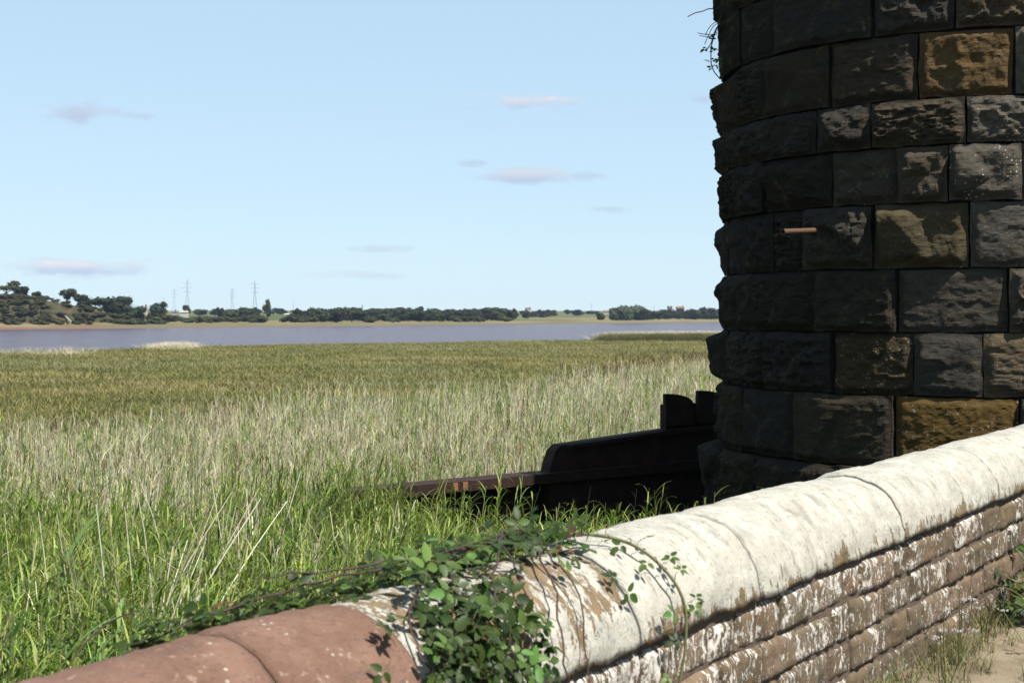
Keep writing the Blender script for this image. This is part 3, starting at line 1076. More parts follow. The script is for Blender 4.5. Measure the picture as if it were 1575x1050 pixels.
# rust coloured plumes of the reeds at the back edge
bc = [(.16, .085, .055), (.21, .12, .08), (.13, .08, .045)]
brownc = protos('brown_reed', M['dry'], [straw_reed(rg, 1.6, 8, .22, 1, 1.0) for k in range(4)])
for o_ in brownc.objects:
    ca = o_.data.color_attributes['Col']
    arr = np.empty(len(ca.data) * 4, np.float32)
    ca.data.foreach_get('color', arr)
    arr = arr.reshape(-1, 4)
    arr[:, :3] *= np.array([.42, .31, .27])
    ca.data.foreach_set('color', arr.ravel())
P = grid_pts(1, 20, 44, 96, .45, rg)
bq = P[:, 0] / P[:, 1]
e0 = reed_edge(P[:, 0], P[:, 1])
k_ = (bq > .04) & (bq < .17) & (P[:, 1] > e0 - 1) & (P[:, 1] < e0 + np.interp(bq, [.04, .09, .14, .2], [3, 8, 4, 2])) & (rg.random(len(P)) < .55)
P = P[k_]
gz_ = ground_z(P[:, 0], P[:, 1])
scatter('brown_reeds', np.stack([P[:, 0], P[:, 1], gz_], -1), np.stack([P[:, 0] * 0, P[:, 0] * 0, rg.uniform(0, 6, len(P))], -1),
        np.tile([1.7, 1.7, 1.25], (len(P), 1)) * rg.uniform(.85, 1.1, (len(P), 1)), rg.integers(0, 4, len(P)), brownc,
        'russet brown reeds along the back edge of the pale reed bed', 'reeds')

# salt marsh
marshc = protos('marsh_tuft', M['marsh'], [meadow_tuft(rg) for k in range(6)])
Ps = []
for y0, y1, st in ((26, 75, .62), (75, 130, .95), (130, 210, 1.4), (210, 335, 2.0)):
    Ps.append(np.concatenate([grid_pts(-.62 * y1, .34 * y1, y0, y1, st, rg), ]))
P = np.concatenate(Ps)
P = P[(P[:, 0] / P[:, 1] > -.6) & (P[:, 0] / P[:, 1] < .33)]
P = P[P[:, 1] > reed_edge(P[:, 0], P[:, 1]) - 2]
gz_ = ground_z(P[:, 0], P[:, 1])
P, gz_ = P[gz_ > -3.35], gz_[gz_ > -3.35]
wd = np.interp(P[:, 1], [30, 100, 300], [1.1, 1.7, 3.4])
ht = np.interp(P[:, 1], [30, 100, 300], [.85, .9, .7]) * (.6 + .8 * fbm(P * .12, 51))
print('marsh', len(P))
scatter('marsh_grass', np.stack([P[:, 0], P[:, 1], gz_], -1), np.stack([P[:, 0] * 0, P[:, 0] * 0, rg.uniform(0, 6, len(P))], -1),
        np.stack([wd, wd, ht], -1) * rg.uniform(.8, 1.2, (len(P), 1)), rg.integers(0, 6, len(P)), marshc,
        'olive green salt marsh grass between the reeds and the river', 'marsh grass')

# pale reed beds at the water's edge
palec = protos('pale_reed', M['dry'], [straw_reed(rg, 2.0, 26, .4, 1, .0) for k in range(4)])
deepc = protos('green_edge_reed', M['reed'], [green_reed(rg, 1.5, 12, .4, 6, .03) for k in range(4)])


for o_ in deepc.objects:
    ca = o_.data.color_attributes['Col']
    arr = np.empty(len(ca.data) * 4, np.float32)
    ca.data.foreach_get('color', arr)
    arr = arr.reshape(-1, 4)
    arr[:, :3] *= np.array([.62, .46, .6])
    ca.data.foreach_set('color', arr.ravel())


def edge_bed(name, px0, px1, ya, yb, step, coll, label, hmul, wmul=2.2, ramp=None):
    P = grid_pts(ix(px0, yb), ix(px1, yb), ya, yb, step, rg)
    b = P[:, 0] / P[:, 1] * F + CX
    P = P[(b > px0) & (b < px1)]
    b = P[:, 0] / P[:, 1] * F + CX
    g = np.maximum(ground_z(P[:, 0], P[:, 1]), -3.45)
    hm = hmul * (1 if ramp is None else np.interp(b, ramp[0], ramp[1]))
    s = np.stack([np.full(len(P), wmul), np.full(len(P), wmul), np.ones(len(P)) * hm], -1) * rg.uniform(.8, 1.15, (len(P), 1))
    scatter(name, np.stack([P[:, 0], P[:, 1], g], -1), np.stack([P[:, 0] * 0, P[:, 0] * 0, rg.uniform(0, 6, len(P))], -1), s, rg.integers(0, 4, len(P)), coll, label, 'reeds')


edge_bed('shore_reeds', 918, 1260, 233, 242, .8, deepc, 'dark green strip of reeds at the marsh edge beside the tower', .78, 1.8, ([918, 935, 1100], [.7, 1.1, 1.15]))
edge_bed('pale_shore_reeds', 930, 1260, 243, 262, .7, palec, 'pale straw coloured reed bed in front of the river beside the tower', .62, 3.0)
edge_bed('pale_reed_clump', 243, 300, 177, 186, .5, palec, 'small pale reed clump on the marsh edge before the river', .42, 2.4, ([243, 270, 300], [.5, 1.0, .6]))
edge_bed('marsh_edge_reeds', -500, 150, 150, 157, 2.0, palec, 'thin scatter of pale reeds along the left marsh edge', .35, 1.5)

# ------------------------------------------------------------------ far trees, bushes, pylons, buildings
def crown_mesh(kind, seed):
    rg = np.random.default_rng(seed)
    b_ = MB()
    lob = {'round': 9, 'tall': 7, 'wide': 11, 'bush': 6, 'open': 9, 'poplar': 6, 'willow': 10}[kind]
    if kind == 'tall':
        cs = [(rg.normal(0, .14), rg.normal(0, .14), .25 + .65 * k / lob, .24 - .1 * abs(k / lob - .4)) for k in range(lob)]
    elif kind == 'poplar':
        cs = [(rg.normal(0, .03), rg.normal(0, .03), .12 + .78 * k / lob, .13 - .05 * (k / lob)) for k in range(lob)]
    elif kind == 'bush':
        cs = [(rg.uniform(-.36, .36), rg.uniform(-.3, .3), rg.uniform(.15, .62), rg.uniform(.24, .36)) for k in range(lob)]
    elif kind == 'open':
        cs = [(rg.uniform(-.42, .42), rg.uniform(-.35, .35), rg.uniform(.45, .85), rg.uniform(.12, .21)) for k in range(lob)]
    else:
        cs = [(rg.uniform(-.34, .34), rg.uniform(-.3, .3), rg.uniform(.22, .8), rg.uniform(.18, .28)) for k in range(lob)] + [(0, 0, .55, .36), (-.2, .05, .25, .25), (.2, -.05, .27, .25)]
    base = {'willow': (.06, .075, .042), 'open': (.035, .04, .017), 'bush': (.04, .041, .017)}.get(kind, (.022, .031, .014))
    for cx, cy, cz_, r in cs:
        cz_ = min(cz_, 1 - r * .9)
        nlat, nlon = 6, 9
        vs = []
        for i in range(nlat + 1):
            for j in range(nlon):
                la, lo = math.pi * i / nlat, 2 * math.pi * j / nlon
                d = np.array([math.sin(la) * math.cos(lo), math.sin(la) * math.sin(lo), math.cos(la) * .85])
                rr = r * .82 * (.72 + .5 * vnoise(d * 2.6 + cx * 9, seed))
                vs.append(np.array([cx, cy, cz_]) + d * rr)
        b_.add(vs, [(i * nlon + j, (i + 1) * nlon + j, (i + 1) * nlon + (j + 1) % nlon, i * nlon + (j + 1) % nlon) for i in range(nlat) for j in range(nlon)], col=jit(base, rg, .25))
        for k in range(int(70 * r / .25)):
            d = rg.normal(size=3)
            d /= np.linalg.norm(d)
            c = np.array([cx, cy, cz_]) + d * np.array([1, 1, .85]) * r * rg.uniform(.75, 1.12)
            if c[2] < .05:
                continue
            s1, s2 = rg.normal(size=3), rg.normal(size=3)
            s1 *= .05 / np.linalg.norm(s1)
            s2 *= .05 / np.linalg.norm(s2)
            b_.add([c - s1, c - s2 * .8, c + s1 * rg.uniform(.5, 1.2), c + s2], [(0, 1, 2, 3)], col=jit(base, rg, .45))
    return b_.data('crown', M['tree'])


def trunk_mesh(kind):
    b_ = MB()
    top = .75 if kind in ('tall', 'poplar') else .5
    b_.tube([(0, 0, -.06), (.005, 0, .15), (0, .01, top)], [.04, .03, .012], 6)
    if kind not in ('bush', 'poplar'):
        for a in range(4):
            b_.tube([(0, 0, .22), (.12 * math.cos(a * 1.7), .12 * math.sin(a * 1.7), .42), (.26 * math.cos(a * 1.7), .26 * math.sin(a * 1.7), .62)], [.018, .013, .006], 5)
    return b_.data('trunk', M['bark'])


KINDS = ('round', 'tall', 'wide', 'bush', 'open', 'poplar', 'willow')
CROWN = {k: [crown_mesh(k, 900 + i * 31 + s) for s in range(3)] for i, k in enumerate(KINDS)}
TRUNK = {k: trunk_mesh(k) for k in KINDS}
trg = np.random.default_rng(77)


def tree(name, kind, px, Z, ytop, wpx, label, group=None, cat='tree', zbase=None):
    b = (px - CX) / F
    zb = float(far_z(np.array(b), np.array(Z))) if zbase is None else zbase
    zt = EYE + (HY - ytop) / F * Z
    h = max(zt - zb, 1.5) * 1.03
    wd_ = wpx * Z / F / .95
    e = empty(name, (b * Z, Z, zb), label, cat, group, rz=trg.uniform(0, 6.28))
    sc_ = (wd_, wd_, h)
    for nm, me in (('trunk', TRUNK[kind]), ('crown', CROWN[kind][trg.integers(0, 3)])):
        o = link(nm, me, e)
        o.scale = sc_
    return e


def where(px, marks):
    return next(txt for lim, txt in marks if px < lim)


def bush_depth(px, d):
    return float(shore(np.array((px - CX) / F))) + d


# trees singled out on the left hill and its slope
for kind, px, d, yt, wp, lab in (
        ('open', 10, 62, 429, 42, 'spreading open-crowned tree on the hilltop at the left edge'),
        ('round', 33, 66, 438, 26, 'rounded dark tree on the hilltop beside the open-crowned one'),
        ('round', 57, 60, 448, 19, 'small lone tree on the grassy brow of the hill'),
        ('open', 103, 52, 443, 32, 'thin-topped tree where the brow starts to fall'),
        ('round', 128, 48, 450, 30, 'dark tree just below the thin-topped one on the slope'),
        ('wide', 172, 46, 453, 52, 'broad dark domed tree halfway down the wooded slope'),
        ('open', 193, 60, 453, 30, 'paler airy tree rising behind the broad domed tree'),
        ('round', 208, 40, 470, 30, 'dark tree at the right foot of the wooded slope'),
        ('wide', 240, 90, 463, 32, 'rounded dark tree standing alone left of the pylons'),
        ('round', 287, 480, 467, 12, 'compact dark tree directly under the tallest left pylon'),
        ('round', 340, 320, 471, 12, 'upright oval dark tree in the hedge between the pylon pairs'),
        ('wide', 357, 110, 477, 38, 'broad dark tree by the water below the second pylon pair'),
        ('round', 386, 200, 472, 22, 'dark clumped tree right under the tall right-hand pylon'),
        ('tall', 411, 240, 460, 17, 'tall columnar tree right of the pylons'),
        ('poplar', 557, 420, 466, 6, 'slim poplar poking above the wood'),
        ('open', 541, 60, 470, 24, 'pale airy tree at the left of the long wood'),
        ('round', 646, 300, 469, 14, 'tall rounded tree rising above the long wood'),
        ('round', 924, 60, 480, 13, 'small dark tree left of the grey-green grove'),
        ('tall', 790, 130, 474, 16, 'tree at the right end of the long wood')):
    tree('tree', kind, px, bush_depth(px, d), yt, wp, lab)

# scrub on the bluff
for k in range(220):
    px = trg.uniform(-14, 250) if k < 60 else (trg.uniform(112, 235) if k < 96 else trg.uniform(-14, 100))
    d = trg.uniform(24, 48)
    Z = bush_depth(px, d)
    zb = float(far_z(np.array((px - CX) / F), np.array(Z)))
    if 72 < px < 118 and trg.random() < .9:
        continue
    tree('bush', 'bush', px, Z, HY - (zb - EYE + trg.uniform(.8, 2.0)) * F / Z, trg.uniform(9, 20), where(px, ((35, 'scrub bush on the bluff below the hilltop trees'), (95, 'scrub bush on the bluff left of the white chute'), (150, 'scrub bush on the bluff just right of the white chute'), (190, 'scrub bush on the slope below the broad domed tree'), (999, 'scrub bush at the right end of the wooded slope'))) + (', at the very foot' if d < 29 else ', low down' if d < 35 else ', halfway up' if d < 42 else ', up by the brow'), 'scrub bushes on the bluff', 'bush')
# hedge trees and bushes along the far bank
for k in range(42):
    px = trg.uniform(205, 500)
    if 402 < px < 440:
        continue
    d = trg.uniform(50, 120)
    tree('bush', 'bush', px, bush_depth(px, d), trg.uniform(482, 488) if px < 400 else trg.uniform(480, 487), trg.uniform(14, 26), where(px, ((255, 'hedge shrub on the far bank at the foot of the lone rounded tree'), (300, 'hedge shrub on the far bank below the white houses'), (350, 'hedge shrub on the far bank under the two middle pylons'), (403, 'hedge shrub on the far bank below the tall right pylon'), (999, 'hedge shrub on the far bank right of the columnar tree'))), 'hedge shrubs on the far bank', 'bush')
for k in range(34):
    px = 300 + 620 * (k + trg.random()) / 34
    tree('tree', ('round', 'wide', 'tall')[trg.integers(0, 3)], px, bush_depth(px, trg.uniform(420, 650)), trg.uniform(471, 478) + (3 if px > 800 else 0), trg.uniform(14, 28), where(px, ((400, 'hazy distant tree on the skyline among the pylons'), (500, 'hazy distant tree on the skyline right of the columnar tree'), (650, 'hazy distant tree showing above the left half of the long wood'), (790, 'hazy distant tree showing above the right half of the long wood'), (9999, 'hazy distant tree on the ridge between long wood and willow grove'))), 'distant trees behind the fields')
for k in range(22):
    px = 438 + 80 * trg.random()
    tree('tree', 'round', px, bush_depth(px, trg.uniform(60, 200)), trg.uniform(472, 483), trg.uniform(14, 26), where(px, ((465, 'dark tree at the left edge of the clump beside the long wood'), (490, 'dark tree in the middle of the clump beside the long wood'), (999, 'dark tree where the clump meets the long wood'))), 'trees left of the long wood')
for k in range(56):
    px = 515 + 270 * (k + trg.random()) / 56
    dd = trg.uniform(40, 190)
    tree('tree', ('round', 'wide', 'round')[trg.integers(0, 3)], px, bush_depth(px, dd), trg.uniform(472, 477) if dd > 90 else trg.uniform(474, 483), trg.uniform(17, 30), ('front-row ' if dd < 90 else 'rear ') + where(px, ((580, 'tree at the left end of the long wood'), (650, 'tree left of the middle of the long wood'), (715, 'tree right of the middle of the long wood'), (9999, 'tree near the right end of the long wood'))), 'trees of the long wood')
for k in range(10):
    px = 520 + 280 * trg.random()
    tree('bush', 'bush', px, bush_depth(px, 36), trg.uniform(484, 488), trg.uniform(10, 20), 'pale bush along the front of the long wood', 'bushes before the long wood', 'bush')
for k in range(10):
    px = 785 + 65 * trg.random()
    tree('tree', 'wide', px, bush_depth(px, trg.uniform(200, 420)), trg.uniform(475, 480), trg.uniform(10, 18), 'small far tree right of the long wood', 'trees right of the long wood')
for k in range(15):
    px = 945 + 42 * (k + trg.random()) / 15
    tree('tree', 'willow', px, bush_depth(px, trg.uniform(40, 90)), trg.uniform(469, 475), trg.uniform(16, 22), 'grey-green willow in the rounded riverside grove', 'willows of the riverside grove')
for k in range(4):
    tree('tree', 'wide', 984 + 6 * k, bush_depth(990, 45 + 8 * k), 476 - (k == 1) * 2, 20, 'dark tree at the right end of the willow grove', 'dark trees beside the willow grove')
for k in range(16):
    px = 1006 + 60 * (k + trg.random()) / 16
    tree('tree', 'round', px, bush_depth(px, trg.uniform(90, 220)), trg.uniform(473, 482), trg.uniform(12, 18), where(px, ((1024, 'dark tree just left of the far church tower'), (1042, 'dark tree directly below the far church tower'), (9999, 'dark tree right of the far church tower by the red roof'))), 'trees around the church')
for k in range(16):
    px = 1058 + 80 * (k + trg.random()) / 16
    tree('tree', 'wide', px, bush_depth(px, trg.uniform(60, 120)), trg.uniform(471, 479), trg.uniform(16, 22), where(px, ((1090, 'dense tree on the far bank where the stone tower cuts off the view'), (9999, 'dense tree on the far bank hidden by the stone tower'))), 'trees right of the church')
for k in range(14):
    px = -260 + 250 * trg.random()
    tree('tree', 'round', px, bush_depth(px, trg.uniform(50, 90)), trg.uniform(432, 448), trg.uniform(24, 40), 'dark tree on the hill beyond the left edge', 'trees on the hill')


def bars(b_, a, c, r):
    b_.tube([a, c], r, 4)


def pylon_parts(h=50.0):
    fr = MB()
    lv = [(0, 3.6), (.2, 2.7), (.4, 1.9), (.58, 1.25), (.72, .85), (.86, .8), (1.0, .12)]
    for k in range(len(lv) - 1):
        (z0, w0), (z1, w1) = lv[k], lv[k + 1]
        c0 = [(sx * w0, sy * w0, z0 * h) for sx, sy in ((1, 1), (1, -1), (-1, -1), (-1, 1))]
        c1 = [(sx * w1, sy * w1, z1 * h) for sx, sy in ((1, 1), (1, -1), (-1, -1), (-1, 1))]
        for i in range(4):
            bars(fr, c0[i], c1[i], .13)
            bars(fr, c0[i], c1[(i + 1) % 4], .06)
            bars(fr, c0[(i + 1) % 4], c1[i], .06)
    arms = []
    for z, L in ((.6, 6.0), (.74, 7.2), (.88, 5.2)):
        a = MB()
        for s in (-1, 1):
            for yy in (-.8, .8):
                bars(a, (s * .7, yy, z * h), (s * L, 0, z * h + .2), .13)
            bars(a, (s * .7, 0, z * h + 1.7), (s * L, 0, z * h + .2), .1)
            bars(a, (s * L, 0, z * h + .2), (s * L, 0, z * h - 1.6), .09)
        arms.append(a.data('crossarm', M['pylon']))
    return fr.data('tower_frame', M['pylon']), arms


PF, PA = pylon_parts()
for px, yt, Z, lab in ((288, 430, 1750, 'tallest lattice pylon of the left pair on the skyline'), (268, 443, 2100, 'shorter lattice pylon just left of the tallest left one'),
                       (251, 455, 2700, 'smallest faint pylon left of the left pair behind the round tree'), (392, 431, 1750, 'tall lattice pylon beside the columnar tree'),
                       (357, 442, 2100, 'lattice pylon standing between the two tall ones'), (451, 465, 3000, 'faint far pylon above the clump left of the long wood'),
                       (910, 466, 2900, 'faint pylon above the fields right of the long wood'), (1006, 468, 3100, 'faint pylon between the willow grove and the church')):
    zt = EYE + (HY - yt) / F * Z
    zb = float(far_z(np.array((px - CX) / F), np.array(Z)))
    e = empty('pylon', (ix(px, Z), Z, zb), lab, 'pylon', 'pylons on the skyline', rz=.25)
    s = (zt - zb) / 50.0
    for nm, me in [('tower_frame', PF)] + [('crossarm', a) for a in PA]:
        o = link(nm, me, e)
        o.scale = (s, s, s)


def house(px, Z, ybase, wpx, hpx, label, walls, roof, name='house', rz=0.0):
    k = Z / F
    wd_, hh_ = wpx * k, hpx * k
    zb = EYE + (HY - ybase) * k
    e = empty(name, (ix(px, Z), Z, zb), label, 'house', rz=rz)
    dp = min(wd_ * .7, 9)
    b_ = MB(); b_.box((0, 0, hh_ * .3 - 1), (wd_, dp, hh_ * .6 + 2)); b_.build('wall', M[walls], e)
    z0, z1 = hh_ * .6 + .02, hh_
    b_ = MB()
    o_ = .3
    b_.add([(-wd_ / 2 - o_, -dp / 2 - o_, z0), (wd_ / 2 + o_, -dp / 2 - o_, z0), (wd_ / 2 + o_, dp / 2 + o_, z0), (-wd_ / 2 - o_, dp / 2 + o_, z0), (-wd_ / 2 - o_, 0, z1), (wd_ / 2 + o_, 0, z1)],
           [(0, 1, 5, 4), (2, 3, 4, 5), (0, 4, 3), (1, 2, 5), (0, 3, 2, 1)])
    r = b_.build('roof', M[roof], e)
    b_ = MB(); b_.box((wd_ * .3, 0, z1 + .3), (.7, .7, 1.6)); b_.build('chimney', M['brickred'], r)
    for i in range(3):
        b_ = MB(); b_.box(((-.3 + .3 * i) * wd_, -dp / 2 - .02, hh_ * .34), (wd_ * .1, .06, hh_ * .2)); b_.build('window', M['pane'], e)
    return e


house(283, 830, 483, 12, 5, 'white house among the trees below the pylons', 'house', 'house')
house(268, 860, 483, 6, 4, 'small white house behind the hedge left of the pylons', 'house', 'slate')
house(222, 640, 477, 8, 5, 'pale house beside the lone rounded tree', 'house', 'tile')
house(446, 1010, 486, 16, 4, 'long low white barn on the far field', 'house', 'house')
house(566, 1330, 482, 20, 4, 'pale barn roof showing over the long wood', 'house', 'house')
house(934, 1300, 483, 11, 6, 'pale house with a red roof left of the grove', 'house', 'tile')
house(1014, 1400, 482, 6, 5, 'small white house between the grove and the church', 'house', 'slate')
house(1033, 1420, 482, 8, 6, 'white house just below the church tower', 'house', 'slate')
house(1046, 1430, 478, 12, 7, 'red roofed house right of the church tower', 'brickred', 'tile')
house(812, 1700, 478, 9, 5, 'tiny pale house on the distant ridge right of the wood', 'house', 'slate')

Zc = 1380.0
ch = empty('church_tower', (ix(1030, Zc), Zc, EYE), 'square stone church tower above the far trees', 'church tower')
b_ = MB(); b_.box((0, 0, 1.2), (4.4, 4.4, 10.6)); b_.build('wall', M['towerstone'], ch)
for sx in (-1, 1):
    for sy in (-1, 1):
        b_ = MB(); b_.box((sx * 1.9, sy * 1.9, 6.85), (.7, .7, .7)); b_.build('pinnacle', M['towerstone'], ch)
b_ = MB(); b_.box((0, -2.23, 3.6), (.9, .06, 1.9)); b_.build('window', M['pane'], ch)

# pale slanting chute on the red bluff
Z0, Z1 = bush_depth(92, 44), bush_depth(109, 24)
pA, pB = at(95, 481, Z0 - 3), at(109, 494.5, Z1 - 2)
b_ = MB(); b_.tube([pA, (pA + pB) / 2, pB], .3, 6)
tag(b_.build('concrete_chute', M['concrete']), 'white chute slanting down the red earth bluff', 'chute')

# ------------------------------------------------------------------ brambles on the coping
def leaf_mesh(seed, n=3, size=.058, cup=.12, col=None):
    """a bramble leaf: toothed leaflets on one stalk, the tip along +x"""
    rg = np.random.default_rng(seed)
    b_ = MB()
    b_.tube([(0, 0, 0), (.5 * size, 0, .004), (1.0 * size, 0, 0)], .0011, 3, col=(.13, .12, .04), cap=False)
    dirs = [0, 1.25, -1.25, 2.15, -2.15][:n]
    for k, a in enumerate(dirs):
        L = size * (1.25 if k == 0 else 1.0) * rg.uniform(.9, 1.1)
        W = L * rg.uniform(.25, .31)
        ca, sa = math.cos(a), math.sin(a)
        orgn = np.array([size * (1.25 if k == 0 else 1.0), 0, 0])
        m_ = 9
        tw = rg.normal(0, .2)
        up, lo, md = [], [], []
        for i in range(m_ + 1):
            t = i / m_
            wv = W * math.sin(math.pi * min(1, t ** .75 * .98 + .02)) ** .8 * (1 + (.15 if i % 2 else -.12))
            if i == m_:
                wv = 0.0004
            z = -cup * L * (t * t) * 1.3
            fold = .25 * wv
            for lst, yy, zz in ((up, wv, z + fold), (md, 0, z), (lo, -wv, z + fold * (1 + tw))):
                xx = .12 * L + t * L
                lst.append(orgn + np.array([xx * ca - yy * sa, xx * sa + yy * ca, zz]))
        v = up + md + lo
        s = m_ + 1
        f = [(i, s + i, s + i + 1, i + 1) for i in range(m_)] + [(s + i, 2 * s + i, 2 * s + i + 1, s + i + 1) for i in range(m_)]
        b_.add(v, f, col=jit(col or [(.026, .05, .009), (.042, .075, .012), (.06, .1, .018)][rg.integers(0, 3)], rg, .15))
    return b_.data('leaf', M['leaf'], smooth=True)


LEAF = [leaf_mesh(s, 3, .036) for s in range(6)] + [leaf_mesh(20 + s, 5, .038) for s in range(3)]
DEAD = [leaf_mesh(60, 3, .036, .3, (.11, .06, .025)), leaf_mesh(61, 3, .034, .35, (.08, .04, .02))]
LIGHT = [leaf_mesh(40 + s, 3, .04, .1, (.068, .125, .026)) for s in range(3)]


def cop(t, phi, lift=0.0):
    """point on the coping: along the wall, angle from the ridge towards the path"""
    a = math.radians(phi)
    if phi <= 90:
        r = CR + lift
        y_, z_ = r * math.sin(a), CZ + .012 + r * math.cos(a)
    else:
        y_, z_ = CR + lift, CZ - (phi - 90) / 90 * .35
    p = W0 + WD * t + WN * y_
    return np.array([p[0], p[1], z_]), np.array([WN[0] * math.sin(min(a, math.pi / 2)), WN[1] * math.sin(min(a, math.pi / 2)), math.cos(min(a, math.pi / 2))])


def smooth_path(pts, n=6):
    pts = np.asarray(pts, float)
    o = []
    for i in range(len(pts) - 1):
        p0, p1, p2, p3 = pts[max(i - 1, 0)], pts[i], pts[i + 1], pts[min(i + 2, len(pts) - 1)]
        for k in range(n):
            t = k / n
            o.append(.5 * (2 * p1 + (p2 - p0) * t + (2 * p0 - 5 * p1 + 4 * p2 - p3) * t * t + (3 * p1 - p0 - 3 * p2 + p3) * t ** 3))
    o.append(pts[-1])
    return np.array(o)


brg = np.random.default_rng(5)


def put_leaf(parent, p, normal, size=1.0, meshes=None, face=None):
    me = (meshes or LEAF)[brg.integers(0, len(meshes or LEAF))]
    o = link('leaf', me, parent)
    nrm = Vector(normal) + Vector(brg.normal(0, .42, 3))
    nrm.normalize()
    tan = Vector(face if face is not None else brg.normal(size=3))
    tan = (tan - nrm * tan.dot(nrm)).normalized()
    bi = nrm.cross(tan)
    R = Matrix((tan, bi, nrm)).transposed().to_4x4()
    o.matrix_local = Matrix.Translation(Vector(p) - parent.location) @ R @ Matrix.Scale(size, 4)
    return o


ob = cop(3.1, 0)[0]
bram = empty('bramble', tuple(ob), 'thick bramble with toothed green leaves sprawling over the coping where red stone meets white', 'bramble')
stems = []
for path in ([(3.9, -35, .05), (3.55, -18, .06), (3.2, 0, .05), (2.8, 30, .03), (2.75, 70, .02), (2.75, 105, .02)],
             [(3.95, -30, .06), (3.5, -8, .07), (3.3, 25, .05), (3.22, 60, .03), (3.15, 100, .03)],
             [(3.7, -25, .05), (3.25, -14, .05), (2.8, -22, .06), (2.4, -36, .05), (2.15, -55, .03)],
             [(3.6, -20, .07), (3.2, -4, .06), (2.9, -12, .07), (2.6, -22, .1)],
             [(3.75, -12, .06), (3.52, 18, .05), (3.47, 50, .04), (3.4, 92, .04)],
             [(3.3, -15, .05), (3.05, 14, .06), (2.98, 45, .04), (3.0, 85, .02), (3.05, 115, .02)],
             [(3.8, -40, .04), (3.45, 0, .09), (3.12, 35, .06), (3.08, 75, .05), (3.1, 110, .04)],
             [(3.62, -8, .05), (3.4, 35, .05), (3.28, 75, .04), (3.3, 108, .03)]):
    pts = smooth_path([cop(t, p, l)[0] for t, p, l in path], 7)
    pts += brg.normal(0, .004, pts.shape)
    b_ = MB()
    b_.tube(pts - ob, np.linspace(.0042, .002, len(pts)), 6)
    b_.build('stem', M['stem'], bram, smooth=True)
    stems.append((path, pts))
nl = 0
while nl < 286:
    u = brg.random()
    if u < .40:       # far side and ridge
        t, phi = brg.uniform(2.25, 3.95), brg.uniform(-50, 4)
        if t < 2.75:
            phi = brg.uniform(-52, -24)
        elif t < 3.0:
            phi = brg.uniform(-48, -10)
        lift = brg.uniform(.005, .06)
    elif u < .93:                   # the curtain over the front
        phi = brg.uniform(0, 135)
        c = np.interp(phi, [0, 30, 60, 90, 135], [3.14, 3.05, 2.96, 2.91, 2.88])
        t = c + brg.normal(0, .2 if phi < 40 else .13)
        if t < 2.68 + .05 * brg.random() or (t > 3.5):
            continue
        if phi < 45 and t > 3.05 and brg.random() < .3:
            continue
        lift = brg.uniform(.01, .10)
    else:
        t, phi, lift = brg.uniform(3.45, 3.75), brg.uniform(-20, 60), brg.uniform(.01, .05)
    p, nm = cop(t, phi, lift)
    put_leaf(bram, p, nm * .8 + np.array([.1, -.25, .35]), brg.uniform(.7, 1.15), DEAD if brg.random() < .05 else LIGHT if brg.random() < .22 else None)
    nl += 1

b_ = MB()
tmp = [[np.array(v.co[:]) for v in me.vertices] for me in LEAF]
tf = [[tuple(p.vertices) for p in me.polygons] for me in LEAF]
tc = [np.array([d.color[:3] for d in me.color_attributes['Col'].data]) for me in LEAF]
for k in range(520):
    t = brg.uniform(2.25, 3.98)
    phi = brg.uniform(-58, 2) if t > 2.95 else brg.uniform(-62, -22)
    if k > 270:
        phi = brg.uniform(20, 130)
        t = np.interp(phi, [0, 30, 60, 90, 135], [3.08, 3.0, 2.92, 2.88, 2.86]) + brg.normal(0, .12)
    p, nm = cop(t, phi, brg.uniform(.005, .075))
    j = brg.integers(0, len(LEAF))
    n3 = Vector(nm * .8 + np.array([.1, -.2, .35]) + brg.normal(0, .45, 3)).normalized()
    t3 = Vector(brg.normal(size=3))
    t3 = (t3 - n3 * t3.dot(n3)).normalized()
    Rm = np.array(Matrix((t3, n3.cross(t3), n3)).transposed())
    sz = brg.uniform(.6, 1.05)
    n0 = b_.n
    b_.add((np.array(tmp[j]) * sz) @ Rm.T + p - ob, tf[j])
    b_.c[-1][:, :3] = tc[j]
fol = b_.build('foliage', M['leaf'], bram, smooth=True)
fol['kind'] = 'stuff'

runner_path = [(3.80, -14, .03), (3.86, 8, .035), (3.93, 30, .045), (3.97, 52, .05), (3.985, 72, .055), (3.96, 92, .055), (3.93, 120, .05), (3.9, 150, .045)]
orr = cop(3.9, 30)[0]
runner = empty('bramble', tuple(orr), 'single bramble stem arching over the white coping with a few leaves', 'bramble')
pts = smooth_path([cop(t, p, l)[0] for t, p, l in runner_path], 8)
b_ = MB(); b_.tube(pts - orr, np.linspace(.0058, .0042, len(pts)), 7); b_.build('stem', M['greenstem'], runner, smooth=True)
for i, k, sz in ((10, 3, .8), (16, 2, .8), (22, 2, .75), (27, 1, .7), (33, 3, .7), (40, 1, .65), (46, 1, .6), (51, 2, .6)):
    for j in range(k):
        i2 = min(i + j, len(pts) - 1)
        side = 1 if (i + j) % 2 else -1
        tip = pts[i2] + np.array([WD[0], WD[1], 0]) * side * brg.uniform(.015, .05) + np.array([0, 0, brg.uniform(.0, .03)])
        b_ = MB(); b_.tube(np.array([pts[i2], (pts[i2] + tip) / 2 + (0, 0, .01), tip]) - orr, .0014, 4); b_.build('leaf_stalk', M['greenstem'], runner)
        put_leaf(runner, tip, (.3, -.4, .8), sz * brg.uniform(.8, 1.1), LIGHT if brg.random() < .35 else None, face=(WD[0] * side, WD[1] * side, .1))

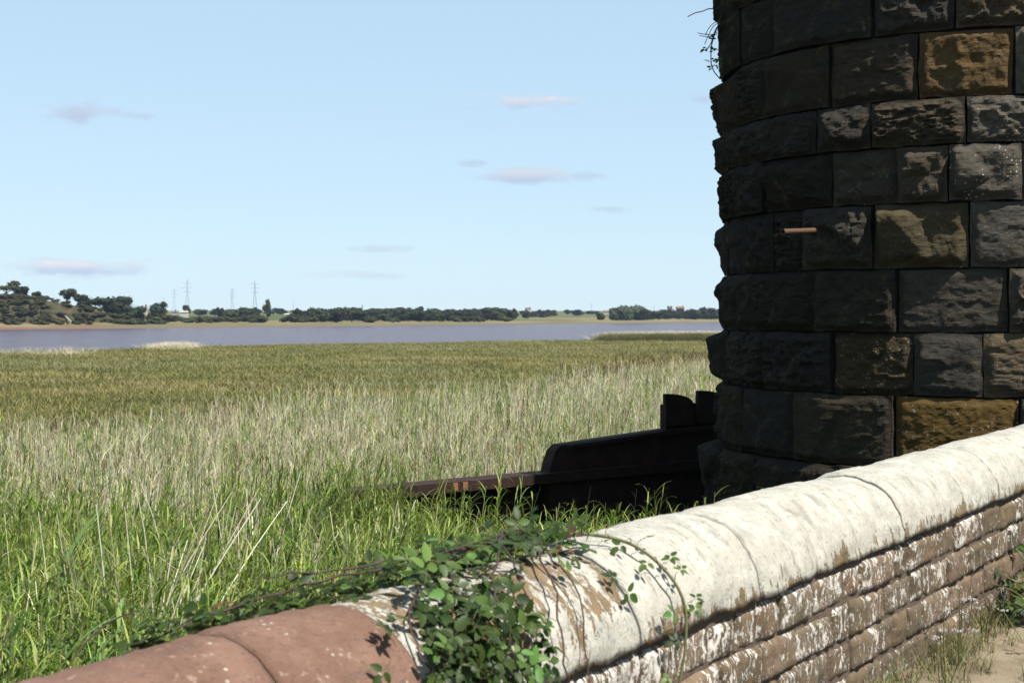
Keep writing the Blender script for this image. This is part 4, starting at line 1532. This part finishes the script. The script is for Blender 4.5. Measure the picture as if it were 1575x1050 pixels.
# hanging creeper at the tower's left edge, high up
tw0 = at(1107, 32, 15.0)
creeper = empty('creeper', tuple(tw0), 'thin wiry creeper hanging from the left edge of the tower against the sky', 'creeper')
for path, r in (([(1108, 12), (1100, 14), (1090, 14), (1080, 18), (1070, 20), (1058, 26)], .006), ([(1109, 24), (1104, 40), (1097, 60), (1094, 75), (1094, 98), (1098, 110), (1108, 122)], .006),
                ([(1108, 32), (1098, 36), (1090, 44), (1085, 54)], .004), ([(1110, 34), (1098, 40), (1090, 54), (1084, 68)], .004), ([(1103, 50), (1094, 54), (1084, 53), (1073, 51)], .004),
                ([(1104, 52), (1096, 56), (1088, 57), (1076, 55)], .004), ([(1110, 36), (1103, 42), (1098, 52), (1093, 68), (1086, 78)], .005)):
    pts = smooth_path([at(px, py, 15.0 - .1 * k) for k, (px, py) in enumerate(path)], 5)
    b_ = MB(); b_.tube(pts - tw0, r, 5); b_.build('stem', M['stem'], creeper)
for px, py in ((1095, 60), (1096, 66), (1091, 72), (1093, 73), (1089, 76), (1099, 84), (1101, 88), (1086, 96), (1090, 93), (1098, 104), (1100, 107), (1103, 103), (1107, 33)):
    put_leaf(creeper, at(px, py, 14.8), (0, -.6, .6), 1.15)

# ------------------------------------------------------------------ plants of their own near the wall
def broad_reed(p, n, h, wd_, label, seed):
    rg = np.random.default_rng(seed)
    e = empty('reed_plant', p, label, 'reed plant')
    b_ = MB()
    sp = stalk(b_, (0, 0), h, (rg.normal(0, .06), rg.normal(0, .06)), .007, (.16, .2, .06), 4)
    b_.build('stem', M['reed'], e)
    a = rg.uniform(0, 6)
    for k in range(n):
        t = .35 + .63 * k / n
        a += math.pi + rg.normal(0, .5)
        b_ = MB()
        blade(b_, sp[0] + (sp[-1] - sp[0]) * t, a, rg.uniform(.38, .55), wd_ * rg.uniform(.8, 1.2), rg.uniform(.8, 1.25), rg.uniform(.5, 1.5), jit((.13, .21, .06), rg, .2), 7)
        b_.build('leaf', M['reed'], e)


for k, (px, py, Z, h, lab) in enumerate(((30, 935, 6.4, 1.25, 'broad-leaved reed plant in the bottom left corner'), (75, 955, 6.2, 1.2, 'broad-leaved reed plant next to the bottom left corner one'),
                                         (170, 925, 6.9, 1.3, 'broad-leaved reed plant above the left end of the red coping'), (118, 830, 8.6, 1.35, 'tall reed plant with two raised leaves in the left foreground'),
                                         (235, 930, 7.0, 1.2, 'leafy reed plant close behind the red coping'), (522, 725, 15.0, 1.7, 'single broad-bladed reed standing by the end of the girder'))):
    tp = at(px, py, Z)
    broad_reed((tp[0], tp[1], tp[2] - h), 8, h, .036, lab, 600 + k)

p0_ = at(95, 1045, 4.9)
ds_ = empty('bare_shoot', tuple(p0_), 'dark bare bramble shoot curving up beside the red coping', 'shoot')
b_ = MB(); b_.tube(smooth_path([at(95, 1045, 4.9) - p0_, at(125, 995, 5.1) - p0_, at(170, 955, 5.4) - p0_, at(215, 938, 5.8) - p0_], 6), .0035, 5); b_.build('stem', M['stem'], ds_)

# clumps of bleached stalks in the left foreground
for k, (px, py, Z, lab) in enumerate(((200, 870, 8.4, 'clump of bleached dry stalks in the left foreground'), (365, 815, 10.6, 'clump of bleached stalks left of the girder end'),
                                      (540, 830, 11.5, 'two or three long straw stalks leaning in the middle foreground'))):
    rg = np.random.default_rng(700 + k)
    tp = at(px, py, Z)
    e = empty('dry_stalks', (tp[0], tp[1], tp[2] - 1.02), lab, 'dry stalks')
    for j in range((34, 28, 9)[k]):
        b_ = MB()
        stalk(b_, rg.normal(0, .16, 2), 1.35 * rg.uniform(.75, 1.1), rg.normal((.1, 0), (.22, .1)), rg.uniform(.0055, .009), jit(STR[rg.integers(0, 4)], rg, .15), 5, rg.uniform(-2.5, 2.5), .35)
        b_.build('stalk', M['dry'], e)

# weeds at the far end of the path and along the wall foot
wp = W0 + WD * 7.72 + WN * .5
weed = empty('weed', (wp[0], wp[1], 0), 'leafy green bramble weed at the foot of the wall by the path end', 'weed')
for k in range(9):
    a = brg.uniform(0, 6.28)
    tip = np.array([math.cos(a) * brg.uniform(.1, .3), math.sin(a) * brg.uniform(.1, .3), brg.uniform(.15, .5)])
    b_ = MB(); b_.tube(smooth_path([(0, 0, 0), tip * np.array([.4, .4, .7]), tip], 4), .004, 5); b_.build('stem', M['greenstem'], weed)
for k in range(70):
    c = np.array([wp[0], wp[1], 0]) + np.array([brg.normal(.08, .16), brg.normal(0, .16), abs(brg.normal(.16, .13)) + .02])
    put_leaf(weed, c, (.1, -.4, .8), brg.uniform(1.0, 1.7))
wp2 = W0 + WD * 8.7 + WN * .34
weed2 = empty('weed', (wp2[0], wp2[1], 0), 'taller dark green weed against the wall at the right edge', 'weed')
for k in range(60):
    c = np.array([wp2[0], wp2[1], 0]) + np.array([brg.normal(0, .14), brg.normal(0, .14), brg.uniform(.03, .62)])
    put_leaf(weed2, c, (.1, -.5, .7), brg.uniform(.8, 1.4))
b_ = MB()
for k in range(5):
    b_.tube([(brg.normal(0, .05), brg.normal(0, .05), 0), (brg.normal(0, .1), brg.normal(0, .1), .6)], .004, 5)
b_.build('stem', M['greenstem'], weed2)

for k, (t_, q_, h, lab) in enumerate(((6.55, .42, .34, 'dry flat-headed wildflower at the foot of the wall'), (6.1, .5, .3, 'low dry wildflower with pale heads beside the path edge'),
                                      (7.05, .62, .2, 'short wildflower with pale heads on the worn path'))):
    p = W0 + WD * t_ + WN * q_
    rg = np.random.default_rng(800 + k)
    e = empty('wildflower', (p[0], p[1], 0), lab, 'wildflower')
    for j in range(5):
        tip = np.array([rg.normal(0, .08), rg.normal(0, .08), h * rg.uniform(.7, 1.2)])
        b_ = MB(); b_.tube([(0, 0, 0), tip * .6 + rg.normal(0, .008, 3), tip], .0022, 4); b_.build('stem', M['greenstem'], e)
        b_ = MB()
        for i in range(14):
            c = tip + np.array([rg.normal(0, .013), rg.normal(0, .013), rg.normal(0, .003)])
            b_.tube([c, c + (0, 0, .006)], .004, 5)
        b_.build('flower_head', M['house'], e)

wgc = protos('path_tuft', M['dry'], [meadow_tuft(rg, .2, 20, .05, [(.1, .115, .036), (.21, .17, .09), (.18, .155, .075), (.07, .09, .025)], .007) for k in range(5)])
tt = brg.uniform(3.0, 8.2, 300)
qq = .27 + np.abs(brg.normal(0, .14, 300)) + (brg.random(300) < .25) * brg.uniform(0, .9, 300)
pp = W0[None] + WD[None] * tt[:, None] + WN[None] * qq[:, None]
scatter('path_grass', np.stack([pp[:, 0], pp[:, 1], pp[:, 0] * 0 + .002], -1), np.stack([tt * 0, tt * 0, brg.uniform(0, 6, 300)], -1),
        np.ones((300, 3)) * (np.clip(1.1 - qq * .8, .3, 1) * brg.uniform(.45, 1.1, 300))[:, None], brg.integers(0, 5, 300), wgc, 'dry straggling grass along the foot of the wall and path', 'grass')

# ------------------------------------------------------------------ the air
HAZE = 0.00007
if HAZE:
    m, t = material('haze_air')
    pv_ = t.n('ShaderNodeVolumePrincipled', {'Color': (.62, .78, 1.0, 1), 'Density': HAZE, 'Anisotropy': .1})
    t.n('ShaderNodeOutputMaterial', {'Volume': pv_.outputs[0]})
    b_ = MB(); b_.box((0, 1750, 32), (9000, 3800, 76))
    tag(b_.build('haze', m), 'thin blue haze over the river and far bank', 'haze', kind='stuff')
